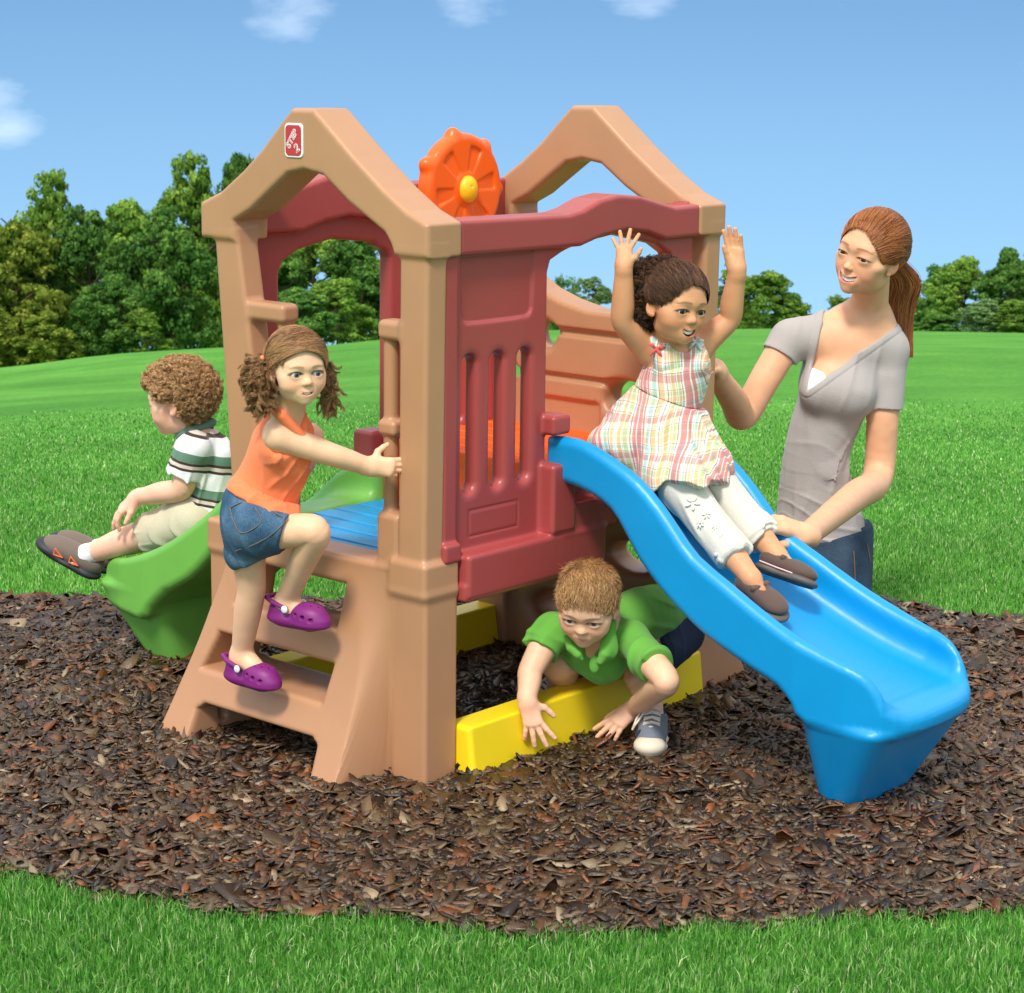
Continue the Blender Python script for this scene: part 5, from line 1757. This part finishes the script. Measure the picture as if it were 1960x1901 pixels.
    T.ell(sR + [-.022, -.026, -.012], (.028, .040, .046), None, .008, 's'); T.ell(sL + [.026, -.02, .006], (.024, .04, .05), None, .008, 's')
    dr = T.mesh('dress_bodice', .0028, PL, root, base, disp=folds((0, 0, 1), 60, .0012, 1))
    # skirt: flares from the waist over the lap
    lap1, lap2 = mid(h1, k1, .78), mid(h2, k2, .30)
    back = on_plane(1165, 850, 'x', .50)
    K = Body()
    K.cone(waist, mid(waist, seat, .55), .070, .100, .02); K.cone(mid(waist, seat, .5), seat + np.array([-.008, 0, 0]), .096, .104, .03)
    K.cone(seat, lap1, .104, .080, .05); K.cone(seat, lap2, .098, .062, .05); K.cone(mid(waist, seat, .6), back, .075, .040, .05)
    def bedclip(P):
        q = np.stack([(P[:, 0] - CX) * math.sin(YAW) + (P[:, 1] - CY) * math.cos(YAW), -(P[:, 0] - CX) * math.cos(YAW) + (P[:, 1] - CY) * math.sin(YAW), P[:, 2]], 1)
        return np.interp(-q[:, 1], [-.06, .05, .12, .19, .26, .33, .42], [.612, .608, .592, .558, .504, .44, .38]) + .004 - q[:, 2]
    dn = unit(lap1 - seat)
    K.fn(lambda P: (P - waist) @ unit(chest - waist), .004, 'i')
    hq = on_plane(1257, 934, 'x', .50)
    K.fn(lambda P: (P - hq) @ unit(np.array([.10, -.30, -1.])) + .007 * np.sin(P[:, 0] * 55 + 1.), .004, 'i')
    K.fn(bedclip, .004, 'i')
    ax = unit(waist - seat)
    def pleats(P):
        q = P - waist; r = q - np.outer(q @ ax, ax); a = np.arctan2(r[:, 1], r[:, 0]); dd_ = np.clip(-(q @ ax) / .12, 0, 1)
        return dd_ * (.0055 * np.sin(a * 13 + 3 * vnoise(P * 14)) + .003 * np.sin(a * 29 + 1.)) + .002 * (vnoise(P * 40) - .5)
    K.mesh('dress_skirt', .0028, PL, dr, base, disp=pleats)
    TI = cloth_mat('coral_ribbon', srgb(222, 92, 92), .7)
    for c0, m_ in ((mid(sR, sL, .20) + np.array([-.006, -.034, .018]), TI), (mid(sR, sL, .80) + np.array([0, -.034, .014]), cloth_mat('pale_ribbon', srgb(200, 206, 206), .7))):
        R_ = Body()
        c1_ = cast(T, *((1256, 668) if m_ is TI else (1331, 655)), off=.002)
        c0 = c0 if c1_ is None else c1_
        R_.ell(c0, (.006, .005, .005), None, .002)
        for v in ((-.014, -.004, .010), (.016, -.004, .004), (-.012, -.006, -.012), (.012, -.006, -.016)): R_.chain([c0, c0 + np.array(v) * .6 + [0, -.003, .002], c0 + np.array(v)], [.0025, .0040, .0028], .001)
        R_.mesh('strap_bow', .0014, m_, dr, base)
    # white cropped trousers with turned-up cuffs
    WT = cloth_mat('off_white_twill', srgb(212, 206, 192), .85)
    Q = Body()
    Q.cuff([mid(h1, k1, .55), k1, mid(k1, a1, .85)], [.050, .046, .041], .86); Q.cuff([mid(h2, k2, .4), k2, mid(k2, a2, .84)], [.048, .043, .038], .86, .01)
    for k_, a_, t_ in ((k1, a1, .66), (k2, a2, .62)): Q.cuff([mid(k_, a_, t_ - .12), mid(k_, a_, t_ + .12)], [.0450, .0465], .70, .004)
    Q.fn(lambda P: bedclip(P) - .002, .003, 'i')
    tq = Q.mesh('cropped_trousers', .0028, WT, root, base, disp=folds(k1 - h1, 75, .0042, 9))
    EM = cloth_mat('white_embroidery', srgb(232, 228, 218), .6)
    # embroidered flowers lie on the near leg
    Fm = Body(); axx = unit(a1 - k1); n_ = unit(np.array([-.25, -.75, .6]) - axx * (np.array([-.25, -.75, .6]) @ axx)); sd_ = np.cross(axx, n_)
    Q.reach = .1
    for cxp, cyp, rr, np_ in ((1325, 962, .017, 5), (1352, 985, .010, 5), (1340, 1003, .009, 6), (1368, 1008, .007, 5), (1380, 1024, .006, 5)):
        o_ = np.array([0, 0, CAMH]); p0 = at(cxp, cyp, 4.2); d_ = unit(p0 - o_); t_ = np.linalg.norm(p0 - o_)
        for _ in range(60):
            v_ = float(Q((o_ + d_ * t_)[None])[0]); t_ += max(v_, .0003) * .8
            if v_ < .0004: break
        c_ = o_ + d_ * t_
        for i in range(np_):
            a_ = 6.283 * i / np_ + cxp; v1 = axx * math.cos(a_) + sd_ * math.sin(a_)
            Fm.ell(c_ + v1 * rr * .62, (rr * .45, rr * .22, rr * .12), np.stack([v1, np.cross(n_, v1), n_], 1), .0005)
    Fm.mesh('embroidery', .0011, EM, tq, base)
    Bt = Body(); cB = mid(k1, a1, .66) + unit(np.array([-.9, -.6, .1])) * .0450
    Bt.ell(cB, (.0055, .0045, .0055), None, .001); Bt.mesh('button', .0012, mat('shell_button', srgb(190, 192, 200), .3), tq, base)
    # brown shoes with pink edging
    UP = cloth_mat('brown_suede', srgb(94, 76, 68), .85); SL = mat('taupe_sole', srgb(92, 84, 78), .6); TR = mat('dark_tread', srgb(46, 50, 58), .7); PK = mat('pink_edge', srgb(236, 186, 192), .5)
    for a_, f_, up, lab in ((a1, f1, (.25, -.35, .6), 'near'), (a2, f2, (.15, .35, .9), 'far')):
        P, R = shoe_body(a_ - np.cross(np.cross(f_, up), f_) * 0 + np.zeros(3), f_, np.array(up), .12, .03, .03)
        u = R[:, 2]
        q = Body()
        q.ell(P(0, -.004, -.012), (.026, .030, .024), R, .01); q.ell(P(0, .040, -.016), (.028, .042, .020), R, .015); q.ell(P(0, .072, -.019), (.030, .034, .018), R, .015)
        q.cone(P(0, .0, .0), P(0, .002, .03), .0225, .025, .003, 's'); q.ell(P(0, .026, .004), (.017, .022, .012), R, .004, 's')
        q.box(P(0, .026, -.002), (.0285, .006, .0055), R, .004, .003)
        so_ = q.mesh('shoe', .0022, UP, root, base)
        s1 = Body()
        s1.ell(P(0, -.004, -.036), (.030, .034, .012), R, .01); s1.ell(P(0, .038, -.037), (.029, .044, .011), R, .012); s1.ell(P(0, .075, -.036), (.034, .038, .013), R, .012)
        s1.fn(lambda X: -((X - P(0, 0, -.044)) @ u), .002, 'i')
        s1.mesh('sole', .0022, SL, so_, base)
        s2 = Body()
        s2.ell(P(0, -.004, -.0445), (.024, .028, .003), R, .004); s2.ell(P(0, .038, -.0445), (.022, .038, .003), R, .006); s2.ell(P(0, .075, -.0445), (.027, .031, .003), R, .006)
        for i in range(-2, 10): s2.cone(P(-.05, i * .012, -.0482), P(.05, i * .012 + .004, -.0482), .0018, .0018, .0005, 's')
        s2.mesh('tread', .0018, TR, so_, base)
        s3 = Body()
        for sg in (-1, 1): s3.chain([P(sg * .027, -.020, -.026), P(sg * .0285, .020, -.028), P(sg * .0300, .060, -.029)], [.0018] * 3, .001)
        s3.mesh('edging', .0013, PK, so_, base)
    rng = np.random.default_rng(12)
    cap = lambda q: smax(skull(q, .018), hairline(q, .765, .35, True, .22), .02)
    cols = [srgb(66, 43, 30), srgb(84, 55, 37), srgb(50, 33, 24), srgb(112, 75, 48)]
    st = edge_dirs(.745, .335, True, .22, band=.10)
    en = lambda r, n: np.stack([r.uniform(-.5, .5, n), r.uniform(-.9, -.4, n), r.uniform(.3, .9, n)], 1)
    S1 = combed(H, st, en, rng, 6000, gr=.030, lift=.035, wave=.012, m=18, hl=(.77, .335, True, .1))
    sB = -1 if (H.R[:, 0] @ np.array([1, 0, 0])) > 0 else 1
    ms = [((sB * .18, -.38, .62), (.28, .24, .30)), ((sB * .20, -.40, .36), (.21, .16, .22)), ((sB * .05, -.28, .80), (.26, .22, .18))]
    n = 2000
    d = rng.normal(0, 1, (n, 3)); d /= np.linalg.norm(d, axis=1, keepdims=True)
    w_ = rng.integers(0, 3, n)
    cc = np.array([m[0] for m in ms])[w_]; rr = np.array([m[1] for m in ms])[w_]
    p = cc + d * (rr + .03)
    ok = (p[:, 1] < .06 + .3 * (p[:, 2] - .6)) & (p[:, 2] > .08)
    p, d = p[ok], d[ok]
    L1 = locks(H, p, d + [0, 0, -.2], rng, .075, .026, 1.6, 14, .024, 12, .0, .6)
    hair_obj(H, root, base, cap, [(S1, .0005, 3), (L1, .0005, 3)], cols, masses=ms, lab='dark tight curls swept back from the forehead')


girl_blue_slide()
# ---- woman kneeling behind the blue slide
def woman():
    base = at(1600, 1300, 5.55); base[2] = 0
    root = empty('person', base); tag(root, 'auburn-haired woman in grey v-neck T-shirt and jeans kneeling behind the blue slide', 'person')
    sk = srgb(230, 174, 136)
    A9 = lambda x, y, Y: at(1372 + .2474 * x, 376.3 + .2474 * y, Y)
    A10 = lambda x, y, Y: at(1372 + .22 * x, 784 + .22 * y, Y)
    Yb = 5.50
    H = Head(at(1632, 489, Yb - .17), (-.68, -.70, .02), (.36, .0, 1), .218, adult=True, smile=1.2, open_=.048, gaze=(-.15, -.25), skin=sk, lip=srgb(206, 122, 112), brow=srgb(150, 92, 58), iris=srgb(60, 56, 50), lid=.66, squint=.8, lipw=.85, browh=.012)
    neck = A9(1170, 960, Yb - .0); pit = A9(1060, 1060, Yb - .0); chest = A9(960, 1420, Yb - .01)
    sR = A9(560, 1100, Yb - .04); sL = A9(1330, 1200, Yb - .02)
    waist = A10(870, 380, Yb + .0); hip = A10(890, 1000, Yb + .02)
    B = Body()
    B.cone(H.P(0, -.17, .22), neck, .045, .050, .03); B.cone(neck, pit, .056, .060, .03)
    B.cone(pit, chest, .072, .088, .05); B.cone(sR, sL, .041, .041, .06); B.cone(neck + [0, 0, -.01], mid(neck, sL, .7), .04, .036, .05); B.cone(neck + [0, 0, -.01], mid(neck, sR, .7), .04, .036, .05)
    B.limb([chest, waist, hip], [.090, .078, .102], .03)
    eR = A9(205, 1690, Yb - .10); wR = at(1368, 712, 5.10)
    B.limb([sR, mid(sR, eR), eR, mid(eR, wR, .35), wR], [.043, .040, .038, .036, .025], .02)
    hand(B, wR, at(1338, 672, 4.92) - wR, (.6, .5, .3), .165, curls=[.25, .25, .25, .3], spread=.12, thumb=1, thumb_open=.6)
    eL = A10(1395, 600, Yb - .06); wL = on_plane(1543, 1026, 'x', .83)
    B.limb([sL, mid(sL, eL), eL, mid(eL, wL, .35), wL], [.046, .042, .040, .038, .027], .02)
    hand(B, wL, on_plane(1474, 996, 'x', .735) - wL, (-.15, -.55, 1), .150, curls=[.16, .18, .22, .30], spread=.20, thumb=-1, thumb_open=.5, curl=.3, k=.007, wr=.165)
    # bust under the shirt, thighs and shins folded under
    for x, y in ((800, 1500), (1050, 1540)): B.ell(A9(x, y, Yb - .085), (.046, .040, .046), None, .05)
    gz = .10
    kR = hip + np.array([-.10, -.20, 0]); kR[2] = gz; kL_ = hip + np.array([.05, -.17, 0]); kL_[2] = gz
    fR = hip + np.array([-.05, .14, 0]); fR[2] = .05; fL = hip + np.array([.07, .16, 0]); fL[2] = .05
    B.chain([hip + np.array([-.05, 0, -.06]), kR], [.075, .055], .03); B.chain([hip + np.array([.04, 0, -.06]), kL_], [.075, .055], .03)
    B.chain([kR, fR], [.05, .035], .02); B.chain([kL_, fL], [.05, .035], .02)
    H.build(B)
    B.mesh('body', .0030, SKIN, root, base, colors=skin_colors(sk, H.spots()), focus=H.focus())
    H.parts(root, base)
    GR = cloth_mat('grey_jersey', srgb(172, 164, 160), .85)
    T = Body()
    T.cone(neck + [0, .0, -.02], pit, .060, .070, .03)
    T.cone(pit, chest, .080, .096, .05); T.cone(sR, sL, .047, .047, .06)
    T.cone(neck + [0, .01, -.02], mid(neck, sL, .75), .044, .042, .05); T.cone(neck + [0, .01, -.02], mid(neck, sR, .75), .044, .042, .05)
    T.limb([chest, waist, hip, hip + np.array([.0, 0, -.03])], [.100, .089, .120, .124], .03)
    for x, y in ((800, 1500), (1050, 1540)): T.ell(A9(x, y, Yb - .085), (.053, .047, .053), None, .05)
    T.cuff([sR, mid(sR, eR, .34)], [.049, .053], .66); T.cuff([sL, mid(sL, eL, .60)], [.051, .054], .76)
    hm = unit(np.array([-.22, 0, 1.]))
    T.fn(lambda P: -((P - A10(980, 1270, Yb)) @ hm), .005, 'i')
    # the V
    v0, v1, v2 = A9(700, 1500, 5.4), A9(830, 830, 5.4), A9(1400, 1010, 5.4)
    cam_ = np.array([0, 0, CAMH])
    def vdist(P):
        d = P - cam_; Q_ = cam_ + d * ((5.4) / d[:, 1])[:, None]
        p2 = Q_[:, [0, 2]]
        return dpoly(p2, [(v0[0], v0[2]), (v1[0] + .006, v1[2] + .02), (v1[0] + .012, v1[2] + .10), (v2[0] + .02, v2[2] + .10), (v2[0] - .006, v2[2])])
    def vcut(P):
        e = vdist(P)
        return np.maximum(e, P[:, 1] - (Yb + .02))
    T.fn(vcut, .006, 's')
    T.cone(H.P(0, -.10, .0) , H.P(0, -.10, .4), .058, .10, .004, 's')
    cr = folds((1, 0, -.45), 90, .0036, 4, 8.)
    cr2 = folds((.3, 0, 1), 60, .0018, 2, 6.)
    def disp(P):
        zt = np.clip((waist[2] + .09 - P[:, 2]) / .14, 0, 1) * np.clip((P[:, 0] - (waist[0] - .12)) / .12, .25, 1)
        e = vdist(P)
        return 1.5 * cr(P) * zt + cr2(P) * 1.3 - .0018 * sstep(.020, .016, e) * (P[:, 1] < Yb - .0) + .0012 * np.exp(-((e - .0185) / .0025) ** 2)
    tp = T.mesh('t_shirt', .0032, GR, root, base, disp=disp, reach=1.7)
    CA = Body(); B.reach = .1
    CA.ell(at(1545, 728, 5.36), (.055, .09, .045), None, .001)
    CA.fn(lambda P: B(P) - .0035, .001, 'i'); CA.fn(lambda P: (P - at(1553, 708, 5.36)) @ unit(np.array([.30, 0, 1.])), .002, 'i')
    CA.mesh('camisole', .003, cloth_mat('white_jersey', srgb(240, 240, 240), .8), root, base)
    JE = Body()
    JE.cone(hip + [0, 0, .02], hip + np.array([0, 0, -.06]), .114, .120, .02)
    JE.cone(hip + np.array([-.05, 0, -.03]), kR, .100, .070, .03); JE.cone(hip + np.array([.05, 0, -.03]), kL_, .100, .072, .03)
    JE.chain([kR, fR], [.066, .05], .02); JE.chain([kL_, fL], [.066, .05], .02)
    JE.fn(lambda P: (P - A10(980, 1060, Yb)) @ hm, .005, 'i')
    def dk(t, oc, col):
        mpp = t.n('ShaderNodeMapping', {'Vector': oc, 'Scale': (700, 700, 50)}); b = t.n('ShaderNodeTexNoise', {'Vector': mpp, 'Scale': 1., 'Detail': 2})
        a = t.n('ShaderNodeTexNoise', {'Vector': oc, 'Scale': 9., 'Detail': 4})
        return t.ramp(t.math('ADD', t.math('MULTIPLY', a.outputs[0], .5), t.math('MULTIPLY', b.outputs[0], .5)), [(.35, srgb(26, 40, 58)), (.65, srgb(66, 88, 106))])
    DJ = mat('dark_denim', (0, 0, 0), .85, .2, build=dk, bump=(300., .001))
    jn = JE.mesh('jeans', .0032, DJ, root, base, disp=folds((0, .2, 1), 50, .0018, 6))
    OS = mat('orange_stitching', srgb(150, 110, 80), .7); JE.reach = .1
    for pts in ([(1634, 1055), (1636, 1090), (1637, 1140)], [(1660, 1040), (1666, 1075), (1672, 1100)]):
        piping('seam', pts, JE, .0013, OS, jn, base, 4.9)
    SHO = mat('dark_shoe', srgb(40, 38, 40), .6)
    for f_ in (fR, fL):
        q = Body(); q.cone(f_, f_ + np.array([0, .10, -.01]), .045, .034, .01); q.mesh('shoe', .005, SHO, root, base)
    # dark nail varnish on the hand that rests on the slide is left to the finger tips' colour
    rng = np.random.default_rng(21)
    cap = lambda q: smax(skull(q, .006), hairline(q, .80, .315, True, .24), .02)
    cols = [srgb(150, 88, 46), srgb(176, 108, 60), srgb(122, 68, 36), srgb(196, 130, 78)]
    sW = 1 if (H.R[:, 0] @ np.array([1, 0, 0])) > 0 else 1
    tie = H.P(sW * .20, -.46, .44)
    tl = H.L(tie[None])[0] - np.array([0, -.06, .60])
    st = edge_dirs(.785, .295, True, .24, band=.09, adult=True)
    en = lambda r, n: unit(tl) + r.normal(0, .07, (n, 3))
    S1 = combed(H, st, en, rng, 9000, hl=(.80, .30, True, .1), gr=.022, lift=.03, m=18, adult=True)
    st2 = lambda r, n: np.stack([r.uniform(-.9, .9, n), r.uniform(-.6, .4, n), r.uniform(.0, .95, n)], 1)
    S2 = combed(H, st2, en, rng, 5000, hl=(.80, .30, True, .1), gr=.026, lift=.02, m=14, adult=True)
    # ponytail hanging down behind the shoulder
    G = spline([H.P(sW * .22, -.50, .44), A9(1430, 640, Yb + .03), A9(1400, 800, Yb + .05), A9(1385, 960, Yb + .05), A9(1420, 1130, Yb + .03), A9(1462, 1230, Yb + .02)], 8)
    n = 2600; m = len(G); t = np.linspace(0, 1, m)
    prof = .012 + .034 * np.sin(np.pi * np.clip(t * .85 + .12, 0, 1)) * (1 - .45 * t)
    a = rng.uniform(0, 6.28, n); rr = np.sqrt(rng.random(n))
    off = np.stack([np.cos(a) * rr * 1.25, np.sin(a) * rr * .8, rng.normal(0, .1, n)], 1)
    PT = G[None] + off[:, None] * prof[None, :, None] + .004 * np.sin(t[None, :, None] * rng.uniform(2, 6, (n, 1, 3)) + rng.uniform(0, 6, (n, 1, 3)))
    hr_ = hair_obj(H, root, base, cap, [(S1, .0006, 3), (S2, .0006, 3), (PT, .0007, 3)], cols, h=.003, lab='straight auburn hair tied in a ponytail')


woman()
# ---- boy in green polo climbing over the yellow beam
def boy_beam():
    base = loc(.40, -.05, 0)
    root = empty('person', base); tag(root, 'short-haired boy in green polo crawling out over the yellow beam', 'person')
    sk = srgb(240, 188, 154)
    g = lambda x, y, Y: at(956.5 + .22687 * x, 1042.7 + .22687 * y, Y)
    Yh = 4.34
    H = Head(at(1113, 1194, Yh), (-.26, -1, -.40), (-.03, -.36, 1), .172, smile=.45, open_=0, mw=.105, lipw=.75, gaze=(.02, .30), skin=sk, lip=srgb(206, 128, 112), brow=srgb(150, 104, 66), iris=srgb(62, 78, 94), lid=1.05, browh=-.004)
    B = Body()
    sR = g(440, 720, 4.50); sL = g(1110, 790, 4.46); chest = g(820, 830, 4.54); neck = g(850, 690, 4.50)
    mb = at(1225, 1178, 4.66); hip = at(1272, 1200, 4.80)
    B.cone(H.P(0, -.16, .25), neck, .033, .036, .02); B.cone(neck, chest, .045, .060, .03); B.cone(sR, sL, .036, .036, .03)
    B.limb([chest, mb, hip], [.064, .060, .062], .03)
    wR = on_plane(1009, 1340, 'y', -.042); eR = g(262, 1060, 4.44)
    B.limb([sR, mid(sR, eR), eR, mid(eR, wR, .35), wR], [.036, .032, .0275, .0265, .0195], .012)
    tipR = on_plane(1026, 1394, 'y', -.056)
    hand(B, wR + [0, 0, -.004], tipR - wR + np.array([.0, -.02, 0]), (-.15, -1, .45), .099, curls=[.14, .15, .18, .26], spread=.42, thumb=-1, thumb_open=1.05, curl=.2, wr=.20)
    wL = on_plane(1212, 1356, 'y', -.135); eL = g(1405, 1150, 4.30)
    B.limb([sL, mid(sL, eL), eL, mid(eL, wL, .35), wL], [.036, .033, .0285, .0275, .0195], .012)
    tipL = on_plane(1174, 1390, 'y', -.115)
    hand(B, wL, tipL - wL, (-.25, -1, .55), .098, curls=[.20, .22, .25, .3], spread=.26, thumb=1, thumb_open=.5, curl=.3, wr=.20)
    hR = mid(hip, mb, .2) + np.array([-.05, 0, -.01]); kR = g(560, 960, 4.58); aR = at(1066, 1335, 4.72)
    B.limb([hR, kR, mid(kR, aR, .4), aR], [.055, .042, .037, .0235], .015)
    hL = hip + np.array([.03, 0, -.01]); kL = g(1200, 1040, 4.62); aL = at(1250, 1372, 4.50)
    B.limb([hL, kL, mid(kL, aL, .4), aL], [.055, .040, .037, .0235], .015)
    H.build(B)
    B.mesh('body', .0023, SKIN, root, base, colors=skin_colors(sk, H.spots()), focus=H.focus())
    H.parts(root, base)
    GP = cloth_mat('green_pique', srgb(104, 170, 66), .85, bump=(420., .0012))
    T = Body()
    T.cone(neck, chest, .050, .070, .03); T.cone(sR, sL, .040, .040, .03)
    T.limb([chest, mb, at(1266, 1180, 4.78)], [.073, .068, .070], .03)
    T.cone(chest, g(900, 1000, 4.50), .06, .045, .04)
    T.cuff([sR, mid(sR, eR, .62)], [.040, .046], .86); T.cuff([sL, mid(sL, eL, .80)], [.041, .047], .86)
    T.fn(lambda P: (P - at(1292, 1180, 4.82)) @ unit(np.array([1., .8, -.35])), .006, 'i')
    T.cone(H.P(0, -.05, .0), H.P(0, -.05, .5), .036, .08, .004, 's')
    T.ell(g(760, 960, 4.44), (.020, .03, .030), None, .006, 's')
    tp = T.mesh('polo_shirt', .0028, GP, root, base, disp=folds((1, .6, -.4), 70, .0052, 6))
    K = Body()
    cl = [g(955, 660, 4.41), g(935, 780, 4.395), g(885, 920, 4.385), g(850, 985, 4.385)]
    K.chain(cl, [.008, .011, .012, .008], .012)
    K.ell(g(925, 870, 4.392), (.020, .010, .028), None, .012)
    cr = [g(560, 780, 4.42), g(600, 870, 4.395), g(660, 925, 4.39), g(690, 960, 4.39)]
    K.chain(cr, [.006, .010, .010, .005], .012)
    K.ell(g(800, 1010, 4.40), (.012, .006, .020), None, .01)
    K.mesh('collar', .0024, GP, tp, base)
    D = Body()
    D.cone(hip, mb, .072, .05, .03); D.cone(hL, mid(hL, kL, .62), .068, .056, .02); D.cone(hR, mid(hR, kR, .5), .064, .052, .02)
    D.fn(lambda P: (P - at(1238, 1178, 4.7)) @ -unit(np.array([1., .8, -.1])), .006, 'i')
    NV = mat('navy_denim', srgb(44, 54, 78), .85, .2, bump=(300., .001), var=.2)
    D.mesh('denim_shorts', .0030, NV, root, base, disp=folds((0, 0, 1), 80, .002, 2))
    SO = mat('cream_rubber', srgb(222, 208, 184), .5); UP = cloth_mat('grey_suede', srgb(112, 120, 132), .85); NK = cloth_mat('navy_canvas', srgb(38, 46, 66), .85); LC = cloth_mat('cream_lace', srgb(222, 206, 186), .8); SK_ = cloth_mat('white_sock', srgb(236, 236, 238), .9)
    for a_, k_, tip_, lab in ((aL, kL, at(1238, 1432, 4.33), 1), (aR, kR, at(1030, 1352, 4.70), 0)):
        d = unit(k_ - a_)
        S_ = Body(); S_.cone(a_ + d * .022, a_ + [0, 0, -.02], .0265, .027, .004); S_.mesh('sock', .0025, SK_, root, base)
        fd = tip_ - a_; fd[2] = 0; fd = unit(fd); z0 = a_.copy(); z0[2] = .012
        P, R = shoe_body(z0, fd, np.array([0, 0, 1.]), .13, .03, .04)
        hh = a_[2] - .012
        q = Body()
        q.cone(P(0, -.006, .020), P(0, -.004, max(hh - .004, .03)), .033, .031, .01); q.ell(P(0, .045, .022), (.033, .050, .030), R, .02); q.cone(P(0, .005, .05), P(0, .07, .026), .024, .02, .02)
        q.cone(P(0, -.004, hh - .012), P(0, -.004, hh + .03), .027, .028, .003, 's')
        q.fn(lambda X: -((X - P(0, 0, .004))[:, 2]), .003, 'i')
        sh_ = q.mesh('sneaker', .0023, UP, root, base)
        s1 = Body(); s1.ell(P(0, -.004, .006), (.037, .042, .012), R, .01); s1.ell(P(0, .050, .006), (.038, .055, .012), R, .01); s1.ell(P(0, .082, .018), (.036, .034, .022), R, .01)
        s1.fn(lambda X: -(X[:, 2] - .002), .002, 'i'); s1.mesh('rubber_sole', .0023, SO, sh_, base)
        s4 = Body(); s4.ell(P(.004, .058, .034), (.031, .020, .016), R, .01); s4.mesh('toe_overlay', .0023, NK, sh_, base)
        s3 = Body()
        for i in range(5):
            b = .060 - i * .013; z = .050 + i * .0075
            s3.chain([P(-.017, b, z - .004), P(.0, b + .003, z + .004), P(.017, b - .006, z - .001)], [.0028] * 3, .001)
            s3.chain([P(.017, b, z - .004), P(.0, b + .003, z + .005), P(-.017, b - .006, z - .001)], [.0028] * 3, .001)
        s3.chain([P(0, .006, .088), P(-.012, .0, .112), P(-.006, -.006, .124), P(.010, .0, .118), P(0, .006, .088)], [.0026] * 5, .001)
        s3.chain([P(0, .008, .086), P(.022, .012, .084), P(.036, .030, .058), P(.042, .042, .040), P(.036, .045, .052), P(.016, .020, .078)], [.0026] * 6, .001)
        s3.mesh('lace', .0016, LC, sh_, base)
    rng = np.random.default_rng(33)
    cap = lambda q: smax(skull(q, .006), hairline(q, .735, .335, True, .20), .02)
    cols = [srgb(170, 124, 76), srgb(198, 152, 98), srgb(140, 98, 60), srgb(216, 176, 124)]
    n = 22000; d = rng.normal(0, 1, (n, 3)); d /= np.linalg.norm(d, axis=1, keepdims=True)
    p = on_skull(d, .012); ok = hairline(p, .72, .335, True, .18) < .0
    p, d = p[ok], d[ok]; n = len(p)
    crown = np.array([.10, -.48, .78])
    fl = p - crown; fl -= d * (fl * d).sum(1)[:, None]; fl /= np.linalg.norm(fl, axis=1, keepdims=True) + 1e-6
    fl += rng.normal(0, .28, (n, 3)) + .35 * (vnoise(p * 7)[:, None] - .5) * np.array([2., .5, .5])
    t = np.linspace(0, 1, 7)[None, :, None]; L_ = (.062 + .040 * (p[:, 2] > .80)) * rng.uniform(.6, 1.2, n)
    pp = p[:, None] + (fl[:, None] * t + d[:, None] * (.14 * t - .13 * t * t)) * L_[:, None, None]
    pp = H.o + (pp * H.s) @ H.R.T
    hair_obj(H, root, base, cap, [(pp, .00045, 3)], cols, lab='short tousled sandy hair')


boy_beam()
